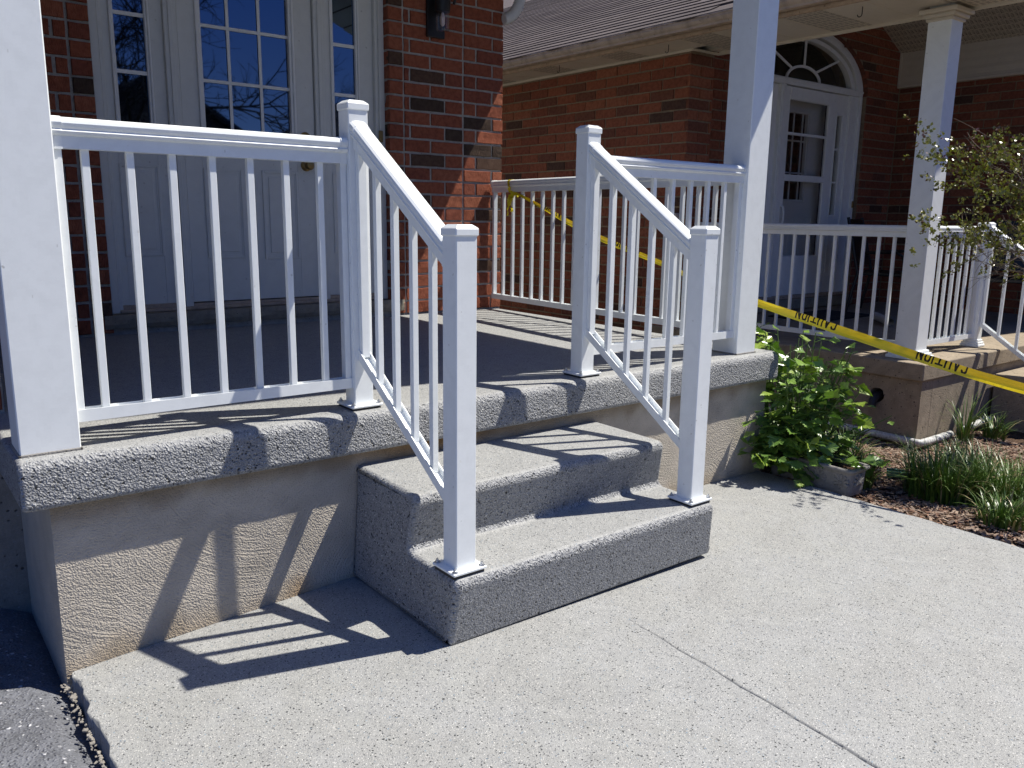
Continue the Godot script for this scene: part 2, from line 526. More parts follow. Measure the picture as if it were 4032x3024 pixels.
# one brick as data: [transform, length in mm, height in mm, variant, tone]
func brick_at(o: Vector3, along: Vector3, out: Vector3, l: float, tone := -1, tall := 72) -> Array:
	var mm := int(round(l * 1000.0 / 4.0)) * 4
	var b := Basis(along, Vector3.UP, out)
	b = b.rotated(out, brick_rng.randf_range(-0.004, 0.004))
	return [Transform3D(b, o + out * brick_rng.randf_range(-0.0025, 0.0025)), mm - 4, tall, brick_rng.randi() % 4, tone if tone >= 0 else pick_tone()]

func lay(list: Array, parent: Node, most: int) -> void:
	var sorted := list.duplicate()
	var eye := CAM
	sorted.sort_custom(func(a, b): return brick_rank(a, eye) < brick_rank(b, eye))
	var rest := MB.new()
	for i in sorted.size():
		var d: Array = sorted[i]
		if i < most: put("brick", brick_mesh(d[1], d[2], d[3], d[4]), parent, d[0])
		else: rest.add(brick_key(d[1], d[2], d[3], d[4]), d[0])
	if rest.v.size() > 0:
		var o := part("brick", rest, M.brick, parent)
		o.set_meta("kind", "stuff")

func brick_rank(d: Array, eye: Vector3) -> float:
	var o: Vector3 = d[0].origin
	var away := 0.0
	var l: Vector3 = camera.transform.affine_inverse() * o
	var u := l.x / maxf(-l.z, 0.01)
	var w := l.y / maxf(-l.z, 0.01)
	if l.z > 0 or absf(u) > 0.64 or absf(w) > 0.49: away = 100.0
	if d[5] if d.size() > 5 else false: away += 50.0
	return away + o.distance_to(eye) / maxf(0.1, absf(d[0].basis.z.dot((eye - o).normalized()))) * 0.5 + o.distance_to(eye) * 0.5

# running bond on a plane; o is the lower left corner seen from outside
func bond(o: Vector3, along: Vector3, out: Vector3, w: float, rows: int, first := 0, hole = null) -> Array:
	var list := []
	var full := 0.267
	for k in rows:
		var y := (k + 0.5) * COURSE
		var x := 0.0
		var odd := (k + first) % 2
		var seg := full * (0.5 if odd else 1.0)
		while x < w - 0.01:
			var e := minf(x + seg, w)
			var l := e - x - 0.01
			if l > 0.02:
				var p0 := x + 0.005
				var p1 := e - 0.005
				if hole != null:
					var cut: Array = hole.call(p0, p1, y)
					if cut.is_empty(): x = e; seg = full; continue
					p0 = cut[0]; p1 = cut[1]
				list.append(brick_at(o + along * ((p0 + p1) * 0.5) + Vector3(0, y, 0), along, out, p1 - p0))
			x = e
			seg = full
	return list

# ------------------------------------------------------------------ scene constants
const CAM := Vector3(-0.4778, 1.2092, 2.3987)
var camera: Camera3D
const H := 0.569      # our porch floor
const POST := 0.069   # railing post width

func gy(x: float, _z: float) -> float:
	return -0.016 - 0.050 * clampf((0.7 - x) / 0.84, 0.0, 1.0) - 0.018 * clampf((x - 0.75) / 1.15, 0.0, 1.0) - 0.016 * clampf((x - 1.9) / 1.1, 0.0, 1.0)

func bed_y(x: float, z: float) -> float:
	return -0.075 - 0.185 * clampf((x - 3.15) / 1.75, 0.0, 1.0) + 0.012 * sin(x * 5.0 + z * 3.0) + 0.008 * sin(z * 9.0 - x * 4.0)

func _ready() -> void:
	# ---------------- camera, sky, sun, exposure
	camera = Camera3D.new()
	camera.name = "camera"
	add_child(camera)
	camera.transform = Transform3D(Basis(Vector3(0.788903, 0.012878, 0.614383), Vector3(0.111097, 0.980317, -0.163203), Vector3(-0.604392, 0.197007, 0.771944)), CAM)
	camera.fov = 49.7
	camera.near = 0.05
	camera.far = 600.0
	camera.current = true
	var env := Environment.new()
	env.background_mode = Environment.BG_SKY
	var sky := Sky.new()
	var sm := ProceduralSkyMaterial.new()
	sm.sky_top_color = Color(0.17, 0.37, 0.70)
	sm.sky_horizon_color = Color(0.72, 0.82, 0.93)
	sm.sky_curve = 0.09
	sm.ground_bottom_color = Color(0.2, 0.2, 0.18)
	sm.ground_horizon_color = Color(0.55, 0.6, 0.66)
	sm.sky_energy_multiplier = 0.85
	sky.sky_material = sm
	env.sky = sky
	env.background_energy_multiplier = 1.0
	env.tonemap_mode = Environment.TONE_MAPPER_LINEAR
	env.tonemap_exposure = 1.43
	env.sdfgi_enabled = true
	env.ssao_enabled = true
	env.ssil_enabled = true
	var we := WorldEnvironment.new()
	we.name = "world_environment"
	we.environment = env
	add_child(we)
	var sun := DirectionalLight3D.new()
	sun.name = "sun"
	sun.light_energy = 1.6
	sun.light_color = Color(1.0, 0.98, 0.935)
	sun.light_angular_distance = 0.5
	sun.shadow_enabled = true
	add_child(sun)
	sun.look_at_from_position(Vector3(0.693, 1.232, 0.273) * 20.0, Vector3.ZERO, Vector3.UP)

	brick_rng.seed = 77
	make_materials()
	build_ground()
	build_porch()
	build_house()
	tone_base = 6
	build_neighbour()
	build_neighbour_porch()
	build_railings()
	build_small_things()
	build_plants()
	build_street()

# ------------------------------------------------------------------ ground, walk, driveway
func sheet(m: MB, x0: float, x1: float, z0: float, z1: float, nx: int, nz: int, f: Callable) -> void:
	var id := []
	for j in nz + 1:
		var row := PackedInt32Array()
		for i in nx + 1:
			var x := lerpf(x0, x1, float(i) / nx)
			var z := lerpf(z0, z1, float(j) / nz)
			var y: float = f.call(x, z)
			var nn := Vector3(f.call(x - 0.02, z) - f.call(x + 0.02, z), 0.04, f.call(x, z - 0.02) - f.call(x, z + 0.02)).normalized()
			row.append(m.vert(Vector3(x, y, z), nn, Vector2(x, z)))
		id.append(row)
	for j in nz:
		for i in nx: m.quadi(id[j + 1][i], id[j + 1][i + 1], id[j][i + 1], id[j][i])

func build_ground() -> void:
	var m := MB.new()
	m.quad(Vector3(-300, -0.42, 300), Vector3(300, -0.42, 300), Vector3(300, -0.42, -300), Vector3(-300, -0.42, -300))
	struct("ground", m, M.lawn)
	# walkway in two poured panels with an open joint between them
	var walk := Node3D.new()
	walk.name = "walkway"
	add_child(walk)
	walk.set_meta("kind", "structure")
	tag(walk, "pale speckled concrete walk in front of the steps")
	var sn := FastNoiseLite.new()
	sn.seed = 31
	sn.frequency = 1.0
	for side in 2:
		m = MB.new()
		var n := 90
		var nx := 34
		var prev := PackedInt32Array()
		for i in n + 1:
			var z := lerpf(-0.039, 6.0, pow(float(i) / n, 1.5))
			var op := clampf((z - 0.69) / 0.15, 0.0, 1.0)
			var j := 1.318 - 0.072 * clampf((z - 0.6) / 1.05, -0.6, 6.0)
			var wob := op * (0.0022 * sin(z * 31.0) + 0.0016 * sin(z * 83.0 + 1.0))
			var gap := op * (0.0022 + 0.0034 * clampf((z - 0.85) * 1.2, 0.0, 1.0))
			var e := [-0.130 + 0.005 * sin(z * 23.0) + 0.004 * sin(z * 57.0) + 0.003 * sin(z * 131.0), j + wob - gap]
			if side == 1: e = [j + wob * 0.7 + gap, 3.055 - 0.012 * z + 0.004 * sin(z * 40.0)]
			var bl := 1.0 if side == 0 else op
			var br := op if side == 0 else 1.0
			var pr := [[e[0], -0.12], [e[0], -0.006 * bl], [e[0] + 0.003, -0.0015 * bl]]
			for k in nx + 1: pr.append([lerpf(e[0] + 0.007, e[1] - 0.007, float(k) / nx), 0.0])
			pr.append_array([[e[1] - 0.003, -0.0015 * br], [e[1], -0.006 * br], [e[1], -0.12]])
			var row := PackedInt32Array()
			for k in pr.size():
				var x: float = pr[k][0]
				# weathering: cloudy tone, pale wiped streaks, damp dark edge by the wall
				var f := 1.0 + 0.07 * sn.get_noise_2d(x * 1.7, z * 1.7) + 0.06 * sn.get_noise_2d(x * 6.0 + 40.0, z * 6.0)
				var streak := absf((x - 0.35) * 0.62 - (z - 1.05) * 0.78 + 0.03 * sn.get_noise_2d(x * 8.0, z * 8.0))
				f += 0.10 * exp(-pow(streak / 0.035, 2)) * clampf(0.5 + sn.get_noise_2d(x * 3.0 + 9.0, z * 3.0), 0.0, 1.0)
				f += 0.08 * clampf(sn.get_noise_2d(x * 0.9 + 70.0, z * 0.9), 0.0, 1.0)
				if z < 0.05: f *= 0.94
				if absf(x - e[0]) < 0.02 or absf(x - e[1]) < 0.02: f *= 1.05
				m.c = Color(f, f * 0.995, f * 0.98)
				var nn := Vector3.UP
				if k == 0: nn = Vector3(-1, 0, 0)
				elif k == pr.size() - 1: nn = Vector3(1, 0, 0)
				elif k == 1: nn = Vector3(-0.7 * bl, 0.7, 0)
				elif k == pr.size() - 2: nn = Vector3(0.7 * br, 0.7, 0)
				row.append(m.vert(Vector3(x, gy(x, z) + pr[k][1], z), nn.normalized()))
			if i > 0:
				for k in pr.size() - 1: m.quadi(row[k], row[k + 1], prev[k + 1], prev[k])
			prev = row
		var o := part("slab", m, M.coat_walk, walk)
	# asphalt drive, its crumbled pale edge against the walk
	m = MB.new()
	sheet(m, -6.0, -0.137, -0.70, 8.0, 60, 70, func(x, z): return -0.092 + 0.006 * sin(x * 9.0 + z * 4.0) + 0.004 * sin(z * 17.0 - x * 11.0) - 0.05 * clampf((x + 0.165) / 0.028, 0.0, 1.0))
	struct("driveway", m, M.asphalt)
	rng.seed = 12
	var kr := MB.new()
	var wob := FastNoiseLite.new()
	wob.seed = 5
	wob.frequency = 9.0
	for i in 1000:
		var z := -0.03 + 2.3 * rng.randf()
		var edge := 0.018 + 0.022 * wob.get_noise_2d(z, 3.0) + 0.014 * wob.get_noise_2d(z * 4.0, 9.0)
		var x := -0.142 - maxf(0.0, edge) * rng.randf() - (0.03 * rng.randf() if rng.randf() < 0.06 else 0.0)
		var q := rng.randf_range(0.0012, 0.0040) * (1.7 if rng.randf() < 0.05 else 1.0)
		kr.c = Color(1, 1, 1) * rng.randf_range(0.8, 1.5)
		kr.obox(Vector3(x, -0.091 + q * 0.35 + 0.05 * clampf(0.0, 0.0, 1.0) - 0.03 * clampf((x + 0.150) / 0.013, 0.0, 1.0), z), Vector3(q, q * 0.6, q * rng.randf_range(0.7, 1.5)), Basis(Vector3(rng.randf() - 0.5, 1, rng.randf() - 0.5).normalized(), rng.randf() * TAU), q * 0.4)
	var km: StandardMaterial3D = M.conc_grey.duplicate()
	km.vertex_color_use_as_albedo = true
	var cr := part("rubble", kr, km)
	tag(cr, "crumbled concrete grit along the open crack between asphalt and walk", "rubble", "", "stuff")
	# planting bed between the two porches
	m = MB.new()
	sheet(m, 3.04, 9.5, -9.0, 6.0, 90, 120, func(x, z): return bed_y(x, z))
	struct("garden_bed", m, M.soil)
	var mm := MultiMesh.new()
	mm.transform_format = MultiMesh.TRANSFORM_3D
	mm.use_colors = true
	var cm := MB.new()
	cm.obox(Vector3.ZERO, Vector3(0.5, 0.09, 0.18), Basis.IDENTITY, 0.05)
	mm.mesh = cm.mesh(M.chip)
	var cnt := 16000
	mm.instance_count = cnt
	rng.seed = 5
	for i in cnt:
		var x := 3.07 + 2.6 * rng.randf()
		var z := -0.6 + 2.3 * rng.randf()
		if x > 4.9 and z < -0.12: z = rng.randf() * 1.4
		var sc := rng.randf_range(0.010, 0.036)
		var b := Basis(Vector3.UP, rng.randf() * TAU) * Basis(Vector3(1, 0, 0), rng.randfn() * 0.35) * Basis(Vector3(0, 0, 1), rng.randfn() * 0.3)
		mm.set_instance_transform(i, Transform3D(b.scaled(Vector3(sc, sc * rng.randf_range(0.5, 1.3), sc * rng.randf_range(0.6, 1.5))), Vector3(x, bed_y(x, z) + 0.004 + rng.randf() * 0.006, z)))
		var t := rng.randf()
		var c := Color(0.24, 0.17, 0.125).lerp(Color(0.43, 0.335, 0.26), t) if t < 0.6 else Color(0.11, 0.07, 0.05).lerp(Color(0.27, 0.15, 0.10), rng.randf())
		mm.set_instance_color(i, c)
	var mi := MultiMeshInstance3D.new()
	mi.name = "mulch"
	mi.multimesh = mm
	add_child(mi)
	tag(mi, "brown bark mulch chips covering the bed beside the walk", "mulch", "", "stuff")

# ------------------------------------------------------------------ our porch and steps
func profile_loft(m: MB, prof: PackedVector2Array, x0: float, x1: float, r: float) -> void:
	# prof is (z, y), counter-clockwise when seen from +x; ends rounded by r
	var dense := PackedVector2Array()
	for i in prof.size():
		var pa := prof[i]
		var pb := prof[(i + 1) % prof.size()]
		dense.append(pa)
		var l := pa.distance_to(pb)
		if l > 0.05:
			dense.append(pa.lerp(pb, 0.004 / l))
			dense.append(pa.lerp(pb, 1.0 - 0.004 / l))
	prof = dense
	var c := prof.size()
	var nrm: Array[Vector2] = []
	for i in c:
		var a := (prof[i] - prof[(i + c - 1) % c]).normalized()
		var b := (prof[(i + 1) % c] - prof[i]).normalized()
		var t := (a + b).normalized()
		nrm.append(Vector2(t.y, -t.x))
	var rings := []
	var xs := []
	for k in 5:
		var t := PI / 2 * k / 4.0
		xs.append([x0 + r * (1.0 - sin(t)), r * (1.0 - cos(PI / 2 - t)), -cos(t)])
	for k in 5:
		var t := PI / 2 * (1.0 - k / 4.0)
		xs.append([x1 - r * (1.0 - sin(t)), r * (1.0 - cos(PI / 2 - t)), cos(t)])
	# order: end face first
	for e in xs:
		var t: float = e[2]
		var ring := PackedInt32Array()
		var ins := r * (1.0 - sqrt(maxf(0.0, 1.0 - t * t)))
		for i in c + 1:
			var p := prof[i % c] - nrm[i % c] * ins
			var nn := Vector3(t, nrm[i % c].y * sqrt(maxf(0.0, 1.0 - t * t)), nrm[i % c].x * sqrt(maxf(0.0, 1.0 - t * t)))
			var xx: float = (x0 + r * (1.0 + t)) if t <= 0.0 and rings.size() < 5 else (x1 - r * (1.0 - t))
			ring.append(m.vert(Vector3(xx, p.y, p.x), nn.normalized()))
		rings.append(ring)
	for k in rings.size() - 1:
		for i in c: m.quadi(rings[k][i + 1], rings[k][i], rings[k + 1][i], rings[k + 1][i + 1])
	for e in [0, rings.size() - 1]:
		var tr := Geometry2D.triangulate_polygon(prof)
		for i in range(0, tr.size(), 3):
			var a := m.v[rings[e][tr[i]]]
			var b := m.v[rings[e][tr[i + 1]]]
			var d := m.v[rings[e][tr[i + 2]]]
			var sgn := -1.0 if e == 0 else 1.0
			if (b - a).cross(d - a).x * sgn > 0: m.tri(a, b, d)
			else: m.tri(a, d, b)

func arc2(c: Vector2, r: float, a0: float, a1: float, k := 5) -> Array:
	var o := []
	for i in k + 1:
		var a := deg_to_rad(lerpf(a0, a1, float(i) / k))
		o.append(c + Vector2(cos(a), sin(a)) * r)
	return o

func build_porch() -> void:
	var t := thing("concrete_porch", "speckled grey coated porch slab on a trowelled tan foundation wall", "porch", Vector3(1.45, -0.05, -1.2))
	var m := MB.new()
	# slab, front edge rounded on top, slightly battered face
	var pr := PackedVector2Array()
	pr.append(Vector2(-2.33, 0.431)); pr.append(Vector2(-0.014, 0.431))
	pr.append_array(PackedVector2Array(arc2(Vector2(-0.014, 0.446), 0.015, -90, 0, 3)))
	pr.append_array(PackedVector2Array(arc2(Vector2(-0.036, H - 0.034), 0.034, 4, 90, 6)))
	pr.append(Vector2(-2.33, H))
	profile_loft(m, pr, -0.216, 3.099, 0.0135)
	put("slab", two_tone(m), t)
	m = MB.new()
	m.box(Vector3(-0.147, -0.2, -2.3), Vector3(3.058, 0.434, -0.044), 0.004)
	var sn := FastNoiseLite.new()
	sn.seed = 8
	sn.frequency = 1.0
	var prow := PackedInt32Array()
	for j in 25:
		var row := PackedInt32Array()
		for i in 121:
			var x := lerpf(-0.147, 3.058, i / 120.0)
			var y := lerpf(-0.1, 0.434, j / 24.0)
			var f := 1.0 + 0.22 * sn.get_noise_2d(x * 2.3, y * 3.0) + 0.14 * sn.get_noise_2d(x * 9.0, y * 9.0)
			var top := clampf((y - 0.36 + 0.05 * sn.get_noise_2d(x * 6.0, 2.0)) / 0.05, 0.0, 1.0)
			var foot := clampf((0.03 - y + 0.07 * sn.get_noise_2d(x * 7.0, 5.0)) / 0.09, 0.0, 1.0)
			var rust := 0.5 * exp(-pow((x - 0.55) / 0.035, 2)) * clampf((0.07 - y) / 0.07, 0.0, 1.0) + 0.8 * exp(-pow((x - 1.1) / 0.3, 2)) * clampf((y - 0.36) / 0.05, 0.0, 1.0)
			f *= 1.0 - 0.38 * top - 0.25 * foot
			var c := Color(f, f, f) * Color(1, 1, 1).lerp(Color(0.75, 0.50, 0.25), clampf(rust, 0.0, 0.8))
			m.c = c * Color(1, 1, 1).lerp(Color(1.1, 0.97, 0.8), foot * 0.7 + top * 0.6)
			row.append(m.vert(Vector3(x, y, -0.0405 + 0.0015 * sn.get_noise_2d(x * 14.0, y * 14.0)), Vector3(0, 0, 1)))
		if j > 0:
			for i in 120: m.quadi(prow[i], prow[i + 1], row[i + 1], row[i])
		prow = row
	m.c = Color(1, 1, 1)
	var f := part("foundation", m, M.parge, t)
	# precast steps: two treads, rounded nosings, sides that widen towards the foot
	var s := MB.new()
	pr = PackedVector2Array()
	pr.append(Vector2(-0.038, -0.014)); pr.append(Vector2(0.553, -0.014))
	pr.append_array(PackedVector2Array(arc2(Vector2(0.553, 0.166), 0.026, -6, 88, 6)))
	pr.append_array(PackedVector2Array(arc2(Vector2(0.338, 0.216), 0.024, -92, -172, 4)))
	pr.append_array(PackedVector2Array(arc2(Vector2(0.318, 0.352), 0.027, -8, 88, 6)))
	pr.append(Vector2(-0.038, 0.382))
	profile_loft(s, pr, 0.745, 1.925, 0.02)
	for i in s.v.size():
		var p := s.v[i]
		s.v[i].x += 0.055 * p.y if p.x < 1.3 else -0.13 * p.y
	s.box(Vector3(0.80, -0.06, -0.03), Vector3(1.86, 0.03, 0.505))
	tag(put("concrete_steps", two_tone(s)), "speckled grey precast unit of two rounded steps leading up to porch", "steps")
	# square white columns that carry the porch roof
	for c in [[-0.1273, "wide white square porch column at the left edge of the frame"], [2.8924, "white square porch column at right end of grey slab, half in sun"]]:
		var col := thing("porch_column", c[1], "column", Vector3(c[0], H, -0.1298), "columns of the grey porch")
		var w := 0.0736
		m = MB.new()
		m.box(Vector3(c[0] - w, H + 0.002, -0.1298 - w), Vector3(c[0] + w, 3.3, -0.1298 + w), 0.003)
		part("shaft", m, M.white, col)
		m = MB.new() # caulk bead at the foot
		for q in [[-1, 0], [1, 0], [0, -1], [0, 1]]:
			var o := Vector3(c[0] + q[0] * w, H + 0.003, -0.1298 + q[1] * w)
			m.obox(o, Vector3(0.004 + w * absf(q[1]), 0.004, 0.004 + w * absf(q[0])), Basis.IDENTITY, 0.0025)
		part("caulk", m, M.stone, col)

# ------------------------------------------------------------------ our house
const WZ := -2.36
func build_house() -> void:
	var t := thing("brick_house", "red brick house with white front door and sidelights behind the near porch", "house", Vector3(1.5, -0.05, -2.4))
	var out := Vector3(0, 0, 1)
	var ax := Vector3(1, 0, 0)
	# mortar backing of the front wall, left piece, right pier and its end wall
	var w := MB.new()
	w.box(Vector3(-0.16, -0.2, WZ - 0.25), Vector3(0.548, 3.6, WZ - 0.009))
	w.box(Vector3(2.246, -0.2, WZ - 0.25), Vector3(3.129, 3.6, WZ - 0.009))
	w.box(Vector3(0.548, 2.75, WZ - 0.25), Vector3(2.246, 3.6, WZ - 0.009))
	w.box(Vector3(0.548, -0.2, WZ - 0.25), Vector3(2.246, 0.60, WZ - 0.012))
	w.box(Vector3(2.88, -0.2, -9.0), Vector3(3.129, 2.9, WZ - 0.251))
	w.box(Vector3(-0.40, 0.55, WZ - 0.25), Vector3(-0.161, 3.6, -0.672))
	w.box(Vector3(-6.0, 0.55, -0.9), Vector3(-0.401, 3.6, -0.672))
	var wall := part("wall", w, M.mortar, t)
	var b := []
	var y0 := 0.5715
	for k in 27:
		var y := y0 + (k + 0.5) * COURSE
		var odd := k % 2 == 1
		# stacked strips that frame the opening
		b.append(brick_at(Vector3(0.503, y, WZ + 0.006), ax, out, 0.096))
		b.append(brick_at(Vector3(2.292, y, WZ + 0.006), ax, out, 0.098))
		# jamb returns
		b.append(brick_at(Vector3(2.243, y, WZ - 0.050), Vector3(0, 0, 1), Vector3(-1, 0, 0), 0.092))
		# left of the opening
		var xs := [[-0.15, 0.104], [0.114, 0.373], [0.383, 0.443]] if odd else [[-0.15, -0.02], [-0.01, 0.249], [0.259, 0.443]]
		if odd: xs = [[-0.15, -0.02], [0.0, 0.25], [0.26, 0.372], [0.386, 0.443]]
		for e in xs: b.append(brick_at(Vector3((e[0] + e[1]) / 2, y, WZ), ax, out, e[1] - e[0]))
		# pier, two panels with a straight joint between them
		var p2 := [[2.355, 2.392], [2.404, 2.655], [2.667, 2.799]] if odd else [[2.355, 2.545], [2.557, 2.799]]
		var p3 := [[2.813, 2.905], [2.917, 3.134]] if odd else [[2.813, 3.038], [3.05, 3.134]]
		var tones := {}
		if k == 15: tones = {1: 5}
		if k == 13: tones = {2: 5}
		for i in p2.size(): b.append(brick_at(Vector3((p2[i][0] + p2[i][1]) / 2, y, WZ), ax, out, p2[i][1] - p2[i][0], tones.get(i, -1)))
		for i in p3.size():
			var tn := -1
			if (k == 14 or k == 12) and i == 0: tn = 5
			if (k == 11) and i == 1: tn = 4
			if (k == 7) and i == 1: tn = 4
			b.append(brick_at(Vector3((p3[i][0] + p3[i][1]) / 2 + brick_rng.randf_range(-0.002, 0.003), y, WZ), ax, out, p3[i][1] - p3[i][0], tn))
	lay(b, wall, 290)
	# garage front at the far left, brick above a concrete base
	var g := bond(Vector3(-0.96, y0, -0.664), ax, out, 0.8, 27, 0)
	var gw := MB.new()
	gw.box(Vector3(-0.96, y0 - 0.02, -0.70), Vector3(-0.16, 3.55, -0.673))
	var gwall := part("garage_wall", gw, M.mortar, t)
	lay(g, gwall, 60)
	var fb := MB.new()
	fb.box(Vector3(-6.0, -0.3, -0.95), Vector3(-0.1, 0.56, -0.655), 0.004)
	part("foundation", fb, M.conc_grey, t)
	# rock-faced stone sill under the door
	rng.seed = 3
	var sx := 0.508
	for l in [0.42, 0.36, 0.45, 0.38, 0.215]:
		var sm := MB.new()
		var nxx := 8
		var g2 := []
		for j in 4:
			var row := []
			for i in nxx + 1:
				var jut := 0.0 if (i == 0 or i == nxx or j == 0 or j == 3) else rng.randf_range(0.004, 0.016)
				row.append(Vector3(sx + l * i / nxx - (0.003 if i == nxx else 0.0), 0.600 + 0.07 * j / 3.0 + (rng.randf_range(-0.003, 0.003) if j == 0 else 0.0), WZ + 0.012 + jut))
			g2.append(row)
		for j in 3:
			for i in nxx: sm.quad(g2[j][i], g2[j][i + 1], g2[j + 1][i + 1], g2[j + 1][i])
		sm.box(Vector3(sx, 0.598, WZ - 0.14), Vector3(sx + l - 0.003, 0.670, WZ + 0.0115))
		var so := part("door_sill", sm, M.sill, t)
		sx += l
	# trims of the entrance
	var DZ := -2.46
	var fr := MB.new()
	for e in [[0.560, 0.600, 0.046], [0.600, 0.622, 0.036], [2.205, 2.245, 0.046], [2.183, 2.205, 0.036]]:
		fr.box(Vector3(e[0], 0.672, DZ - 0.05), Vector3(e[1], 2.75, DZ + e[2]), 0.004)
	for e in [[0.93, 0.998, 0.03], [1.782, 1.842, 0.03]]:
		fr.box(Vector3(e[0], 0.690, DZ - 0.05), Vector3(e[1], 2.75, DZ + e[2]), 0.003)
		fr.box(Vector3(e[0] + 0.022, 0.690, DZ + 0.03), Vector3(e[1] - 0.022, 2.75, DZ + 0.038), 0.003)
	fr.box(Vector3(0.56, 2.62, DZ - 0.05), Vector3(2.245, 2.752, DZ + 0.04), 0.003)
	part("door_frame", fr, M.trim, t)
	var th := MB.new()
	th.box(Vector3(0.605, 0.672, DZ - 0.10), Vector3(2.20, 0.690, DZ + 0.045), 0.003)
	th.box(Vector3(0.622, 0.690, DZ - 0.10), Vector3(0.93, 0.712, DZ + 0.028), 0.002)
	th.box(Vector3(0.998, 0.690, DZ - 0.10), Vector3(1.782, 0.706, DZ + 0.030), 0.002)
	th.box(Vector3(1.842, 0.690, DZ - 0.10), Vector3(2.183, 0.712, DZ + 0.028), 0.002)
	part("threshold", th, M.gutter, t)
	# door leaf
	var dm := MB.new()
	leaf_with_hole(dm, 1.003, 1.777, 0.712, 2.62, DZ - 0.03, DZ + 0.012, 1.098, 1.66, 1.60, 2.56)
	raised_panel(dm, 1.100, 1.322, 0.955, 1.460, DZ + 0.012)
	raised_panel(dm, 1.436, 1.658, 0.945, 1.460, DZ + 0.012)
	var door := part("door", dm, M.trim, t)
	tag(door, "grey white door with nine reflecting panes")
	var lf := MB.new()
	window_lip(lf, 1.098, 1.66, 1.60, 2.56, DZ + 0.012, 0.03)
	var rows := [1.63, 1.93, 2.218, 2.53]
	var cols := [1.126, 1.281, 1.461, 1.632]
	for i in 2: lf.box(Vector3(cols[i + 1] - 0.009, 1.63, DZ - 0.004), Vector3(cols[i + 1] + 0.009, 2.53, DZ + 0.002), 0.002)
	for i in 2: lf.box(Vector3(1.126, rows[i + 1] - 0.009, DZ - 0.0055), Vector3(1.632, rows[i + 1] + 0.009, DZ + 0.0035), 0.002)
	part("window_frame", lf, M.trim_far, door)
	for j in 3:
		for i in 3: pane(door, cols[i] + 0.006, cols[i + 1] - 0.006, rows[j] + 0.006, rows[j + 1] - 0.006, DZ - 0.006, M.glass_coated)
	var kn := MB.new()
	for e in [[1.715, 1.66], [1.715, 1.50]]:
		kn.lathe([Vector2(0.0, 0.0), Vector2(0.034, 0.0), Vector2(0.034, 0.006), Vector2(0.024, 0.014), Vector2(0.012, 0.018), Vector2(0.012, 0.03)], Vector3(e[0], e[1], DZ + 0.012), Vector3(0, 0, 1), 18)
	kn.lathe([Vector2(0.012, 0.03), Vector2(0.028, 0.038), Vector2(0.03, 0.052), Vector2(0.02, 0.064), Vector2(0.0, 0.066)], Vector3(1.715, 1.50, DZ + 0.012), Vector3(0, 0, 1), 18)
	kn.lathe([Vector2(0.012, 0.03), Vector2(0.018, 0.034), Vector2(0.0, 0.036)], Vector3(1.715, 1.66, DZ + 0.012), Vector3(0, 0, 1), 18)
	part("handle", kn, M.brass, door)
	# sidelights
	for e in [[0.622, 0.93, 0.665, 0.860], [1.842, 2.183, 1.895, 2.085]]:
		var sl := MB.new()
		leaf_with_hole(sl, e[0], e[1], 0.712, 2.62, DZ - 0.03, DZ + 0.006, e[2], e[3], 1.60, 2.56)
		raised_panel(sl, e[2] - 0.005, e[3] + 0.005, 0.975, 1.462, DZ + 0.006)
		var so := part("sidelight", sl, M.trim, t)
		var sf := MB.new()
		window_lip(sf, e[2], e[3], 1.60, 2.56, DZ + 0.006, 0.022)
		for i in 2: sf.box(Vector3(e[2], rows[i + 1] - 0.008, DZ - 0.004), Vector3(e[3], rows[i + 1] + 0.012, DZ + 0.002), 0.002)
		part("window_frame", sf, M.trim_far, so)
		for j in 3: pane(so, e[2] + 0.01, e[3] - 0.01, rows[j] + 0.006, rows[j + 1] - 0.006, DZ - 0.006, M.glass_coated)
	# unlit hall behind the glass
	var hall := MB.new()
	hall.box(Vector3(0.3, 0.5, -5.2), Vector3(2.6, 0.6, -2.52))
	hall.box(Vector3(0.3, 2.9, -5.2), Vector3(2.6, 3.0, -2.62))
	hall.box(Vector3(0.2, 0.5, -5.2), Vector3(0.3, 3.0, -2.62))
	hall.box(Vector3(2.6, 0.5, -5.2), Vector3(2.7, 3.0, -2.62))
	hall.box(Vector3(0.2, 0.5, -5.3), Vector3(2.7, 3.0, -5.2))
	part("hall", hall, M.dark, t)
	# gabled porch roof: two pitched slabs, soffit below, fascia along the edges
	var ridge := Vector2(1.40, 3.86)
	for s in [[3.56, 2.88, 1.0], [-0.72, 2.88, -1.0]]:
		var rf := MB.new()
		var a := Vector2(s[0], s[1])
		var lo: Array[Vector3] = [Vector3(a.x, a.y, 0.30), Vector3(ridge.x, ridge.y, 0.30), Vector3(ridge.x, ridge.y, -9.0), Vector3(a.x, a.y, -9.0)]
		var up := Vector3(0, 0.14, 0)
		if s[2] > 0:
			rf.quad(lo[0], lo[1], lo[2], lo[3]); rf.quad(lo[0] + up, lo[3] + up, lo[2] + up, lo[1] + up)
			rf.quad(lo[0], lo[3], lo[3] + up, lo[0] + up); rf.quad(lo[1], lo[0], lo[0] + up, lo[1] + up)
		else:
			rf.quad(lo[0], lo[3], lo[2], lo[1]); rf.quad(lo[0] + up, lo[1] + up, lo[2] + up, lo[3] + up)
			rf.quad(lo[3], lo[0], lo[0] + up, lo[3] + up); rf.quad(lo[0], lo[1], lo[1] + up, lo[0] + up)
		var ro := part("roof", rf, M.shingle, t)
		var sp := MB.new()
		var d := Vector3(0, -0.012, 0)
		var q := [lo[0] + d, lo[1] + d, Vector3(ridge.x, ridge.y, WZ) + d, Vector3(a.x, a.y, WZ) + d]
